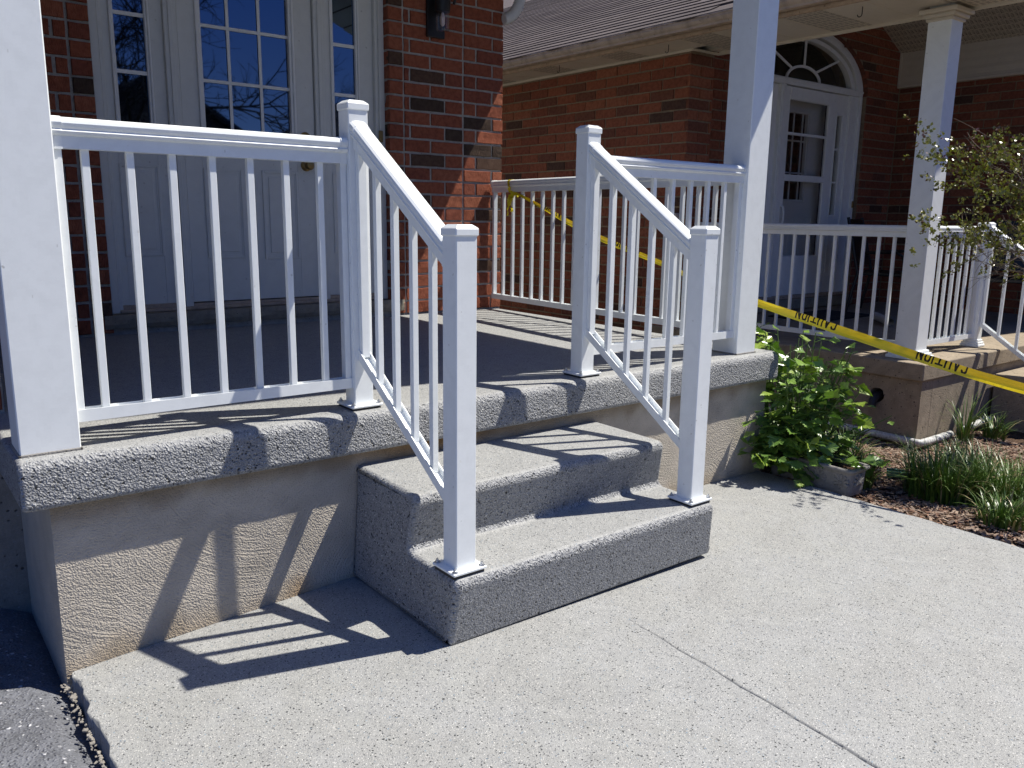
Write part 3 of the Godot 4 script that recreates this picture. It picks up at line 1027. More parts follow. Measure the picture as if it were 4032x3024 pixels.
		for i in 12:
			var f0 := i / 12.0
			var f1 := (i + 0.96) / 12.0
			var p0 := Vector3(lerpf(a.x, ridge.x, f0), lerpf(a.y, ridge.y, f0) - 0.012, 0)
			var p1 := Vector3(lerpf(a.x, ridge.x, f1), lerpf(a.y, ridge.y, f1) - 0.018, 0)
			var zf := Vector3(0, 0, 0.29)
			var zb := Vector3(0, 0, WZ + 0.01)
			if s[2] > 0: sp.quad(p0 + zb, p0 + zf, p1 + zf, p1 + zb)
			else: sp.quad(p0 + zf, p0 + zb, p1 + zb, p1 + zf)
		part("soffit", sp, M.vinyl, ro)

func leaf_with_hole(m: MB, x0: float, x1: float, y0: float, y1: float, z0: float, z1: float, hx0: float, hx1: float, hy0: float, hy1: float) -> void:
	m.box(Vector3(x0, y0, z0), Vector3(hx0, y1, z1), 0.002)
	m.box(Vector3(hx1, y0, z0), Vector3(x1, y1, z1), 0.002)
	m.box(Vector3(hx0, y0, z0), Vector3(hx1, hy0, z1))
	m.box(Vector3(hx0, hy1, z0), Vector3(hx1, y1, z1))

func raised_panel(m: MB, x0: float, x1: float, y0: float, y1: float, z: float) -> void:
	# stepped moulding round a raised field
	for e in [[0.0, 0.014, 0.007], [0.014, 0.022, 0.003]]:
		var i: float = e[0]
		var o: float = e[1]
		m.box(Vector3(x0 + i, y0 + i, z - 0.001), Vector3(x0 + o, y1 - i, z + e[2]), 0.002)
		m.box(Vector3(x1 - o, y0 + i, z - 0.001), Vector3(x1 - i, y1 - i, z + e[2]), 0.002)
		m.box(Vector3(x0 + o, y0 + i, z - 0.001), Vector3(x1 - o, y0 + o, z + e[2]), 0.002)
		m.box(Vector3(x0 + o, y1 - o, z - 0.001), Vector3(x1 - o, y1 - i, z + e[2]), 0.002)
	m.box(Vector3(x0 + 0.038, y0 + 0.038, z - 0.002), Vector3(x1 - 0.038, y1 - 0.038, z + 0.006), 0.005)

func window_lip(m: MB, x0: float, x1: float, y0: float, y1: float, z: float, w: float) -> void:
	for e in [[0.0, w * 0.45, 0.014], [w * 0.45, w, 0.007]]:
		var i: float = e[0]
		var o: float = e[1]
		m.box(Vector3(x0 + i, y0 + i, z - 0.03), Vector3(x0 + o, y1 - i, z + e[2]), 0.003)
		m.box(Vector3(x1 - o, y0 + i, z - 0.03), Vector3(x1 - i, y1 - i, z + e[2]), 0.003)
		m.box(Vector3(x0 + o, y0 + i, z - 0.03), Vector3(x1 - o, y0 + o, z + e[2]), 0.003)
		m.box(Vector3(x0 + o, y1 - o, z - 0.03), Vector3(x1 - o, y1 - i, z + e[2]), 0.003)

func pane(parent: Node, x0: float, x1: float, y0: float, y1: float, z: float, mat: Material = null) -> void:
	var m := MB.new()
	m.box(Vector3(x0, y0, z - 0.004), Vector3(x1, y1, z))
	part("pane", m, mat if mat else M.glass, parent)

# ------------------------------------------------------------------ the neighbour's house
const NX := 4.95
const NY := 0.303
func arch_cut(p0: float, p1: float, y: float) -> Array:
	# bricks of the door wall stop at the edge of the arched opening (x runs from 5.26)
	var yy := y + 0.10
	var cx := 7.15 - 5.26
	var a := 1.05
	if yy > 2.52:
		var t := (yy - 2.52) / 0.57
		if t >= 1.0: return [p0, p1]
		a = 1.05 * sqrt(1.0 - t * t)
	var l := cx - a
	var r := cx + a
	if p1 <= l or p0 >= r: return [p0, p1]
	if p0 < l and p1 > r: return [p0, l]
	if p0 < l: return [p0, l] if l - p0 > 0.03 else []
	if p1 > r: return [r, p1] if p1 - r > 0.03 else []
	return []

func build_neighbour() -> void:
	var t := thing("brick_house", "red brick neighbouring house with brown shingle roof and arched white entrance", "house", Vector3(6.5, -0.3, -3.0))
	var m := MB.new()
	m.box(Vector3(NX + 0.009, -0.42, -9.0), Vector3(NX + 0.25, 2.56, -2.279))
	m.box(Vector3(NX + 0.25, -0.42, -2.6), Vector3(5.251, 2.56, -2.279))
	# door wall with an arched hole, built from strips
	var zf := -2.609
	var zb := -2.95
	m.box(Vector3(5.2, -0.42, zb), Vector3(6.10, 2.98, zf))
	m.box(Vector3(8.20, -0.42, zb), Vector3(9.1, 4.2, zf))
	m.box(Vector3(6.10, -0.42, zb), Vector3(8.20, 0.42, zf))
	var n := 28
	for i in n:
		var a0 := PI - PI * i / n
		var a1 := PI - PI * (i + 1) / n
		var p0 := Vector2(7.15 + 1.05 * cos(a0), 2.52 + 0.57 * sin(a0))
		var p1 := Vector2(7.15 + 1.05 * cos(a1), 2.52 + 0.57 * sin(a1))
		var t0 := 2.56 + 0.5 * (p0.x - 4.43)
		var t1 := 2.56 + 0.5 * (p1.x - 4.43)
		m.quad(Vector3(p0.x, p0.y, zf), Vector3(p1.x, p1.y, zf), Vector3(p1.x, t1, zf), Vector3(p0.x, t0, zf))
		m.quad(Vector3(p1.x, p1.y, zb), Vector3(p0.x, p0.y, zb), Vector3(p0.x, t0, zb), Vector3(p1.x, t1, zb))
	m.box(Vector3(8.859, -0.42, -2.7), Vector3(9.1, 2.75, 2.6))
	var wall := part("wall", m, M.mortar_dark, t)
	var rv := MB.new() # brick reveal of the arch
	rv.c = CLAY[9]
	for i in n:
		var a0 := PI - PI * i / n
		var a1 := PI - PI * (i + 1) / n
		var p0 := Vector2(7.15 + 1.05 * cos(a0), 2.52 + 0.57 * sin(a0))
		var p1 := Vector2(7.15 + 1.05 * cos(a1), 2.52 + 0.57 * sin(a1))
		rv.quad(Vector3(p0.x, p0.y, -2.75), Vector3(p1.x, p1.y, -2.75), Vector3(p1.x, p1.y, -2.598), Vector3(p0.x, p0.y, -2.598))
	for k in 26:
		var y := 0.10 + (k + 0.5) * COURSE
		if y > 0.42 and y < 2.53:
			for s in [1.0, -1.0]:
				rv.c = CLAY[6 + k % 4]
				rv.obox(Vector3(7.15 + s * 1.07, y, -2.68), Vector3(0.02, 0.037, 0.08), Basis.IDENTITY, 0.003)
	part("reveal", rv, M.brick, wall)
	var b := []
	b.append_array(bond(Vector3(NX, 0.10, -7.50), Vector3(0, 0, 1), Vector3(-1, 0, 0), 5.23, 28, 0))
	b.append_array(bond(Vector3(NX, 0.10, -2.27), Vector3(1, 0, 0), Vector3(0, 0, 1), 0.31, 28, 1))
	for d in bond(Vector3(5.26, 0.10, -2.60), Vector3(1, 0, 0), Vector3(0, 0, 1), 3.59, 40, 0, arch_cut):
		if d[0].origin.y < 2.45 + 0.5 * (d[0].origin.x - 4.43): b.append(d)
	b.append_array(bond(Vector3(8.85, 0.10, -2.60), Vector3(0, 0, 1), Vector3(-1, 0, 0), 5.0, 30, 1))
	lay(b, wall, 295)
	# ---- roof: two slopes, courses of shingles on the one that shows
	var slope := atan(0.5)
	var e := Vector3(4.43, 2.60, 0)
	var ridge := Vector3(11.0, 5.885, 0)
	var rf := MB.new()
	var up := Vector3(0, 0.16, 0)
	for s in [[e, ridge], [ridge, Vector3(17.57, 2.655, 0)]]:
		var p: Vector3 = s[0]
		var q: Vector3 = s[1]
		var z0 := Vector3(0, 0, 0.16)
		var z1 := Vector3(0, 0, -18.0)
		var d := Vector3(0, -0.0, 0)
		rf.quad(p + z0 + d, p + z1 + d, q + z1 + d, q + z0 + d)
		rf.quad(p + z0 + up * 0.2, q + z0 + up * 0.2, q + z1 + up * 0.2, p + z1 + up * 0.2)
		rf.quad(p + z0, q + z0, q + z0 + up * 0.2, p + z0 + up * 0.2)
	var roof := part("roof", rf, M.shingle, t)
	rng.seed = 61
	var sv := Vector3(cos(slope), sin(slope), 0)
	var nv := Vector3(-sin(slope), cos(slope), 0)
	var meshes := []
	for k in 10:
		var sm := MB.new()
		var f := rng.randf_range(0.72, 1.2)
		sm.c = Color(f, f * rng.randf_range(0.96, 1.03), f * rng.randf_range(0.95, 1.04))
		var cells := 6
		var th := 0.013
		for i in cells:
			var x0 := -0.5 + i / 6.0
			var x1 := x0 + 1.0 / cells
			var w0 := 0.006 * sin(i * 2.1 + k)
			var w1 := 0.006 * sin((i + 1) * 2.1 + k)
			if i == 0: w0 = 0.0
			if i == cells - 1: w1 = 0.0
			var a := Vector3(x0, -0.09 + w0, th)
			var bq := Vector3(x1, -0.09 + w1, th)
			var c := Vector3(x1, 0.09, 0.001)
			var d := Vector3(x0, 0.09, 0.001)
			sm.quad(a, bq, c, d)
			var lo := Vector3(0, 0, -th - 0.002)
			sm.quad(a + lo, bq + lo, bq, a)
		var mm: StandardMaterial3D = M.shingle.duplicate() if k == 0 else meshes[0].surface_get_material(0)
		mm.vertex_color_use_as_albedo = true
		meshes.append(sm.mesh(mm))
	var sb := Basis(Vector3(0, 0, 1).cross(nv).cross(nv) * 0.0 + Vector3(0, 0, -1), sv, nv)
	if sb.determinant() < 0: sb = Basis(Vector3(0, 0, 1), sv, nv)
	var cc := 0
	for k in 38:
		var zz := -1.0 - 0.085 * k - 0.5 * (k % 2) - 0.13 * (k % 3)
		while zz > -10.6:
			var o := e + up * 0.2 + sv * (0.05 + k * 0.118) + Vector3(0, 0, zz - 0.5)
			if cc >= 299: break
			put("shingle", meshes[rng.randi() % 10], roof, Transform3D(sb, o)); cc += 1
			zz -= 1.0
	# ---- fascia and K-style gutter along the eave
	var fa := MB.new()
	fa.box(Vector3(4.49, 2.52, -16.0), Vector3(4.505, 2.60, 0.15), 0.002)
	fa.box(Vector3(4.482, 2.52, -9.0), Vector3(4.4895, 2.545, 0.15), 0.002)
	part("fascia", fa, M.fascia, t)
	var gu := MB.new()
	var gp := PackedVector2Array([Vector2(0, 0.0000), Vector2(0.062, 0.0000), Vector2(0.066, 0.0148), Vector2(0.078, 0.0252), Vector2(0.09, 0.0429), Vector2(0.092, 0.0592), Vector2(0.098, 0.0622), Vector2(0.098, 0.0710), Vector2(0.088, 0.0710), Vector2(0.084, 0.0444), Vector2(0.06, 0.0089), Vector2(0.004, 0.0059), Vector2(0.004, 0.0666), Vector2(0, 0.0666)])
	gu.sweep(gp, Vector3(4.489, 2.552, -16.0), Vector3(4.489, 2.552, 0.15), Vector3(-1, 0, 0), Vector3.UP)
	part("gutter", gu, M.gutter, t)
	# ---- soffit panels under the eave
	var zz := -8.7
	var k := 0
	while zz < 0.12:
		var x1 := NX - 0.003 if zz < -2.3 else 5.245
		var sp := MB.new()
		sp.box(Vector3(4.506, 2.548, zz), Vector3(x1, 2.556, minf(zz + 0.292, 0.15)), 0.002)
		sp.box(Vector3(4.506, 2.551, zz + 0.292), Vector3(x1, 2.558, zz + 0.30))
		part("soffit_panel", sp, M.perf if k % 3 == 1 else M.vinyl, t)
		zz += 0.30
		k += 1
	var jt := MB.new()
	jt.box(Vector3(NX - 0.022, 2.528, -8.9), Vector3(NX - 0.004, 2.547, -2.245), 0.002)
	jt.box(Vector3(NX - 0.022, 2.528, -2.2449), Vector3(5.262, 2.547, -2.228), 0.002)
	jt.box(Vector3(5.246, 2.528, -2.2279), Vector3(5.266, 2.562, 0.15), 0.002)
	part("soffit_trim", jt, M.vinyl, t)
	var bm := MB.new()
	bm.box(Vector3(5.16, 2.557, -2.6), Vector3(5.262, 2.83, 0.15), 0.003)
	part("beam", bm, M.vinyl, t)
	# ---- sloped vented ceiling of the porch and lap siding below it
	var c0 := Vector3(8.81, 3.024, 0)
	var cs := Vector3(-cos(slope), sin(slope), 0)
	for i in 7:
		var p0 := c0 + cs * (i * 0.284)
		var p1 := c0 + cs * (i * 0.284 + 0.28)
		var cp := MB.new()
		cp.quad(p0 + Vector3(0, 0, -2.6), p0 + Vector3(0, 0, 0.14), p1 + Vector3(0, -0.004, 0.14), p1 + Vector3(0, -0.004, -2.6))
		cp.quad(p1 + Vector3(0, -0.004, -2.6), p1 + Vector3(0, -0.004, 0.14), p1 + Vector3(0, 0.008, 0.14), p1 + Vector3(0, 0.008, -2.6))
		part("ceiling_panel", cp, M.perf_inner if i < 6 else M.vinyl, t)
	for i in 4:
		var sm := MB.new()
		var y := 2.69 + i * 0.0835
		sm.quad(Vector3(8.795, y, -2.58), Vector3(8.795, y, 2.6), Vector3(8.808, y + 0.0835, 2.6), Vector3(8.808, y + 0.0835, -2.58))
		sm.quad(Vector3(8.82, y, -2.58), Vector3(8.82, y, 2.6), Vector3(8.795, y, 2.6), Vector3(8.795, y, -2.58))
		part("siding_board", sm, M.vinyl, t)
	var st := MB.new()
	st.box(Vector3(8.782, 2.660, -2.595), Vector3(8.858, 2.690, 2.6), 0.003)
	st.box(Vector3(8.786, 2.69, -2.598), Vector3(8.80, 3.03, -2.575), 0.002)
	st.box(Vector3(8.80, 2.69, -2.6), Vector3(8.858, 3.03, 2.6))
	part("siding_trim", st, M.vinyl, t)
	# ---- arched entrance
	var dz := -2.70
	var af := MB.new()
	for r in [[1.045, 0.565, 0.93, 0.465, 0.0, 0.05], [0.93, 0.465, 0.85, 0.405, 0.0, 0.028]]:
		for i in 40:
			var a0: float = PI * i / 40.0
			var a1: float = PI * (i + 1) / 40.0
			var o0 := Vector3(7.15 + r[0] * cos(a0), 2.53 + r[1] * sin(a0), dz + r[5])
			var o1 := Vector3(7.15 + r[0] * cos(a1), 2.53 + r[1] * sin(a1), dz + r[5])
			var i0 := Vector3(7.15 + r[2] * cos(a0), 2.55 + r[3] * sin(a0), dz + r[5])
			var i1 := Vector3(7.15 + r[2] * cos(a1), 2.55 + r[3] * sin(a1), dz + r[5])
			af.quad(i0, o0, o1, i1)
			af.quad(i1, i1 - Vector3(0, 0, 0.06), i0 - Vector3(0, 0, 0.06), i0)
	af.box(Vector3(6.11, 2.515, dz - 0.03), Vector3(8.19, 2.578, dz + 0.055), 0.004)
	af.box(Vector3(6.11, 2.55, dz + 0.055), Vector3(8.19, 2.57, dz + 0.062), 0.003)
	af.box(Vector3(8.0, 0.44, dz - 0.03), Vector3(8.19, 2.515, dz + 0.03), 0.004)
	af.box(Vector3(8.145, 0.44, dz + 0.03), Vector3(8.19, 2.515, dz + 0.055), 0.003)
	af.box(Vector3(6.11, 0.44, dz - 0.03), Vector3(6.28, 2.515, dz + 0.03), 0.004)
	af.box(Vector3(6.745, 0.44, dz - 0.03), Vector3(6.83, 2.515, dz + 0.045), 0.004)
	af.box(Vector3(6.775, 0.44, dz + 0.045), Vector3(6.80, 2.515, dz + 0.052), 0.002)
	part("door_frame", af, M.trim_far, t)
	# fanlight
	var fl := MB.new()
	for i in 24:
		var a0 := PI * i / 24.0
		var a1 := PI * (i + 1) / 24.0
		var d0 := Vector3(7.15 + 0.30 * cos(a0), 2.578 + 0.15 * sin(a0), dz + 0.012)
		var d1 := Vector3(7.15 + 0.30 * cos(a1), 2.578 + 0.15 * sin(a1), dz + 0.012)
		var g0 := Vector3(7.15 + 0.27 * cos(a0), 2.578 + 0.125 * sin(a0), dz + 0.012)
		var g1 := Vector3(7.15 + 0.27 * cos(a1), 2.578 + 0.125 * sin(a1), dz + 0.012)
		fl.quad(g0, d0, d1, g1)
		fl.quad(d1, d0, d0 - Vector3(0, 0, 0.016), d1 - Vector3(0, 0, 0.016))
		fl.quad(g0, g1, g1 - Vector3(0, 0, 0.016), g0 - Vector3(0, 0, 0.016))
	for a in [45.0, 90.0, 135.0]:
		var p := Vector3(7.15 + 0.29 * cos(deg_to_rad(a)), 2.578 + 0.145 * sin(deg_to_rad(a)), dz + 0.004)
		var q := Vector3(7.15 + 0.86 * cos(deg_to_rad(a)), 2.55 + 0.41 * sin(deg_to_rad(a)), dz + 0.004)
		var d := (q - p)
		fl.obox((p + q) / 2, Vector3(d.length() / 2, 0.011, 0.008), Basis(d.normalized(), Vector3(0, 0, 1).cross(d.normalized()), Vector3(0, 0, 1)), 0.002)
	var fan := part("fanlight", fl, M.trim_far, t)
	var fg := MB.new()
	for i in 24:
		var a0 := PI * i / 24.0
		var a1 := PI * (i + 1) / 24.0
		fg.tri(Vector3(7.15, 2.56, dz - 0.012), Vector3(7.15 + 0.87 * cos(a0), 2.55 + 0.42 * sin(a0), dz - 0.012), Vector3(7.15 + 0.87 * cos(a1), 2.55 + 0.42 * sin(a1), dz - 0.012))
	part("pane", fg, M.glass, fan)
	# storm door
	var sd := MB.new()
	sd.box(Vector3(6.835, 0.45, dz - 0.005), Vector3(6.925, 2.505, dz + 0.03), 0.004)
	sd.box(Vector3(7.615, 0.45, dz - 0.005), Vector3(7.742, 2.505, dz + 0.03), 0.004)
	sd.box(Vector3(6.925, 2.385, dz - 0.005), Vector3(7.615, 2.505, dz + 0.03), 0.004)
	sd.box(Vector3(6.925, 0.45, dz - 0.005), Vector3(7.615, 0.855, dz + 0.03), 0.004)
	sd.box(Vector3(6.925, 1.605, dz - 0.003), Vector3(7.615, 1.668, dz + 0.032), 0.004)
	sd.box(Vector3(6.925, 2.052, dz - 0.003), Vector3(7.615, 2.078, dz + 0.026), 0.004)
	sd.box(Vector3(6.915, 2.395, dz + 0.03), Vector3(7.625, 2.42, dz + 0.036), 0.002)
	var storm := part("storm_door", sd, M.trim_far, t)
	for y in [[0.86, 1.60], [1.672, 2.05], [2.08, 2.382]]: pane(storm, 6.926, 7.614, y[0], y[1], dz + 0.012)
	var hd := MB.new()
	hd.tube([Vector3(6.885, 1.16, dz + 0.03), Vector3(6.885, 1.17, dz + 0.06), Vector3(6.887, 1.22, dz + 0.07), Vector3(6.887, 1.30, dz + 0.07), Vector3(6.885, 1.35, dz + 0.06), Vector3(6.885, 1.36, dz + 0.03)], [0.011, 0.012, 0.012, 0.012, 0.012, 0.011], 8)
	hd.box(Vector3(6.865, 1.14, dz + 0.03), Vector3(6.905, 1.40, dz + 0.036), 0.002)
	part("handle", hd, M.trim_far, storm)
	# inner door seen through it
	var di := MB.new()
	leaf_with_hole(di, 6.83, 7.75, 0.45, 2.50, dz - 0.15, dz - 0.10, 7.0, 7.47, 1.40, 2.32)
	window_lip(di, 7.0, 7.47, 1.40, 2.32, dz - 0.10, 0.03)
	for y in [1.70, 2.02]: di.box(Vector3(7.0, y - 0.008, dz - 0.13), Vector3(7.47, y + 0.008, dz - 0.118), 0.002)
	for x in [7.08, 7.235, 7.39]: di.box(Vector3(x - 0.008, 1.40, dz - 0.131), Vector3(x + 0.008, 2.32, dz - 0.119), 0.002)
	raised_panel(di, 6.93, 7.26, 0.62, 1.25, dz - 0.10)
	raised_panel(di, 7.32, 7.65, 0.62, 1.25, dz - 0.10)
	var inner := part("door", di, M.trim_far, t)
	pane(inner, 7.0, 7.47, 1.40, 2.32, dz - 0.132)
	# sidelights right and left of the door
	for s in [[7.746, 8.0, 7.80, 7.89], [6.28, 6.745, 6.40, 6.62]]:
		var sl := MB.new()
		leaf_with_hole(sl, s[0], s[1], 0.45, 2.513, dz - 0.03, dz + 0.008, s[2], s[3], 1.28, 2.30)
		window_lip(sl, s[2] - 0.02, s[3] + 0.02, 1.26, 2.32, dz + 0.008, 0.02)
		for y in [1.62, 1.96]: sl.box(Vector3(s[2], y - 0.01, dz - 0.01), Vector3(s[3], y + 0.01, dz), 0.002)
		raised_panel(sl, s[2] - 0.03, s[3] + 0.03, 0.62, 1.18, dz + 0.008)
		var so := part("sidelight", sl, M.trim_far, t)
		pane(so, s[2], s[3], 1.28, 2.30, dz - 0.012)
	var th := MB.new()
	th.box(Vector3(6.11, 0.415, dz - 0.1), Vector3(8.19, 0.447, dz + 0.07), 0.004)
	part("threshold", th, M.gutter, t)
	th = MB.new()
	th.box(Vector3(6.05, 0.31, -2.75), Vector3(8.26, 0.412, -2.585), 0.008)
	part("door_sill", th, M.sill, t)
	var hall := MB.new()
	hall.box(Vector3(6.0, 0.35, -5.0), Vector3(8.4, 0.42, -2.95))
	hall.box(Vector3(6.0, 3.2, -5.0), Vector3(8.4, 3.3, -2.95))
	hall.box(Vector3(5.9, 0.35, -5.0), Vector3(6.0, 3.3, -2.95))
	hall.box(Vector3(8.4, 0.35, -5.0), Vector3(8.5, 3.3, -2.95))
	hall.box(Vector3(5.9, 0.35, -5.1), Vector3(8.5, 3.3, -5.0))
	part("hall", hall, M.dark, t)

func build_neighbour_porch() -> void:
	var t := thing("concrete_porch", "plain weathered tan concrete porch of the neighbouring house with drain pipe hole", "porch", Vector3(6.8, -0.3, -1.2))
	var m := MB.new()
	m.rbox(Vector3(4.915, 0.186, -2.60), Vector3(8.85, NY, -0.138), 0.012, 3)
	part("slab", m, M.conc, t)
	m = MB.new()
	# left wall with a round hole: polygon ring around the hole on the face, boxes elsewhere
	var hc := Vector2(-0.455, 0.042)
	var hr := 0.052
	m.box(Vector3(5.10, -0.42, -2.60), Vector3(8.85, 0.184, -0.156), 0.004)
	for i in 24:
		var a0 := TAU * i / 24.0
		var a1 := TAU * (i + 1) / 24.0
		var r0 := hr * (1.0 + 0.06 * sin(i * 5.0))
		var r1 := hr * (1.0 + 0.06 * sin((i + 1) % 24 * 5.0))
		var p0 := Vector3(NX, hc.y + r0 * sin(a0), hc.x + r0 * cos(a0))
		var p1 := Vector3(NX, hc.y + r1 * sin(a1), hc.x + r1 * cos(a1))
		var q0 := sq_point(a0, hc)
		var q1 := sq_point(a1, hc)
		m.quad(q0, p0, p1, q1)
		m.quad(p0, p0 + Vector3(0.12, 0, 0), p1 + Vector3(0.12, 0, 0), p1)
	m.quad(Vector3(NX, -0.42, -2.6), Vector3(NX, -0.42, hc.x - 0.13), Vector3(NX, 0.184, hc.x - 0.13), Vector3(NX, 0.184, -2.6))
	m.quad(Vector3(NX, -0.42, hc.x + 0.13), Vector3(NX, -0.42, -0.156), Vector3(NX, 0.184, -0.156), Vector3(NX, 0.184, hc.x + 0.13))
	m.quad(Vector3(NX, -0.42, hc.x - 0.13), Vector3(NX, -0.42, hc.x + 0.13), Vector3(NX, hc.y - 0.13, hc.x + 0.13), Vector3(NX, hc.y - 0.13, hc.x - 0.13))
	m.quad(Vector3(NX, hc.y + 0.13, hc.x - 0.13), Vector3(NX, hc.y + 0.13, hc.x + 0.13), Vector3(NX, 0.184, hc.x + 0.13), Vector3(NX, 0.184, hc.x - 0.13))
	m.quad(Vector3(NX, -0.42, -0.156), Vector3(5.10, -0.42, -0.156), Vector3(5.10, 0.184, -0.156), Vector3(NX, 0.184, -0.156))
	part("foundation", m, M.conc, t)
	m = MB.new()
	m.rbox(Vector3(6.0, -0.42, -0.134), Vector3(7.3, 0.132, 0.24), 0.01, 3)
	m.rbox(Vector3(6.0, -0.42, 0.241), Vector3(7.3, -0.045, 0.60), 0.01, 3)
	part("step", m, M.conc, t)
	# drain pipe stub
	m = MB.new()
	m.tube([Vector3(5.03, 0.045, -0.455), Vector3(4.955, 0.035, -0.46), Vector3(4.92, 0.01, -0.462), Vector3(4.905, -0.03, -0.464)], [0.026, 0.027, 0.027, 0.026], 14, false)
	m.lathe([Vector2(0.026, 0.0), Vector2(0.031, 0.0), Vector2(0.031, 0.02), Vector2(0.026, 0.02)], Vector3(4.905, -0.03, -0.464), Vector3(0.25, 0.96, 0.0).normalized(), 14)
	tag(part("drain_pipe", m, M.blackplastic), "black plastic drain elbow poking out of the hole in the tan foundation", "pipe")
	# white pipe lying along the foot of the foundation
	m = MB.new()
	var g := -0.243
	m.tube([Vector3(4.925, g + 0.03, -1.6), Vector3(4.922, g + 0.022, -0.9), Vector3(4.921, g + 0.02, -0.14), Vector3(4.935, g + 0.02, -0.118), Vector3(5.0, g + 0.02, -0.112), Vector3(5.35, g + 0.02, -0.112)], [0.025, 0.025, 0.025, 0.025, 0.025, 0.025], 12)
	tag(part("white_pipe", m, M.pvc), "mud spotted white plastic pipe lying round the foot of neighbour's foundation", "pipe")
	m = MB.new()
	m.tube([Vector3(5.48, g + 0.025, -0.11), Vector3(5.93, g + 0.045, -0.113)], [0.025, 0.025], 12)
	tag(part("white_pipe", m, M.pvc), "short white plastic pipe end beside the taller grass tuft near the steps", "pipe")
	# column with base and capital
	var col := thing("porch_column", "white square column on flared base at the corner of neighbour's porch", "column", Vector3(5.125, NY, -0.345))
	m = MB.new()
	m.box(Vector3(5.05, NY + 0.03, -0.42), Vector3(5.20, 2.56, -0.27), 0.003)
	part("shaft", m, M.white, col)
	m = MB.new()
	m.box(Vector3(5.012, NY + 0.001, -0.458), Vector3(5.238, NY + 0.022, -0.232), 0.003)
	m.box(Vector3(5.022, NY + 0.022, -0.448), Vector3(5.228, NY + 0.040, -0.242), 0.006)
	m.box(Vector3(5.036, NY + 0.040, -0.434), Vector3(5.214, NY + 0.058, -0.256), 0.006)
	part("base", m, M.white, col)
	m = MB.new()
	m.box(Vector3(5.038, 2.455, -0.432), Vector3(5.212, 2.475, -0.258), 0.006)
	m.box(Vector3(5.022, 2.475, -0.448), Vector3(5.228, 2.50, -0.242), 0.008)
	m.box(Vector3(5.004, 2.50, -0.466), Vector3(5.246, 2.528, -0.224), 0.005)
	part("capital", m, M.vinyl, col)

func sq_point(a: float, hc: Vector2) -> Vector3:
	var c := cos(a)
	var s := sin(a)
	var k := 0.13 / maxf(absf(c), absf(s))
	return Vector3(NX, hc.y + s * k, hc.x + c * k)

# ------------------------------------------------------------------ railings
func rail_profile() -> PackedVector2Array:
	var p := PackedVector2Array()
	p.append_array(PackedVector2Array([Vector2(-0.019, -0.079), Vector2(0.019, -0.079), Vector2(0.019, -0.047), Vector2(0.026, -0.043), Vector2(0.029, -0.036), Vector2(0.0245, -0.031), Vector2(0.029, -0.024), Vector2(0.0305, -0.016), Vector2(0.028, -0.008), Vector2(0.021, -0.002), Vector2(0.012, 0.0), Vector2(0.0, 0.001), Vector2(-0.012, 0.0), Vector2(-0.021, -0.002), Vector2(-0.028, -0.008), Vector2(-0.0305, -0.016), Vector2(-0.029, -0.024), Vector2(-0.0245, -0.031), Vector2(-0.029, -0.036), Vector2(-0.026, -0.043), Vector2(-0.019, -0.047)]))
	return p

func channel_profile() -> PackedVector2Array:
	return PackedVector2Array([Vector2(-0.019, 0.0), Vector2(0.019, 0.0), Vector2(0.019, 0.034), Vector2(0.0155, 0.034), Vector2(0.0155, 0.014), Vector2(-0.0155, 0.014), Vector2(-0.0155, 0.034), Vector2(-0.019, 0.034)])

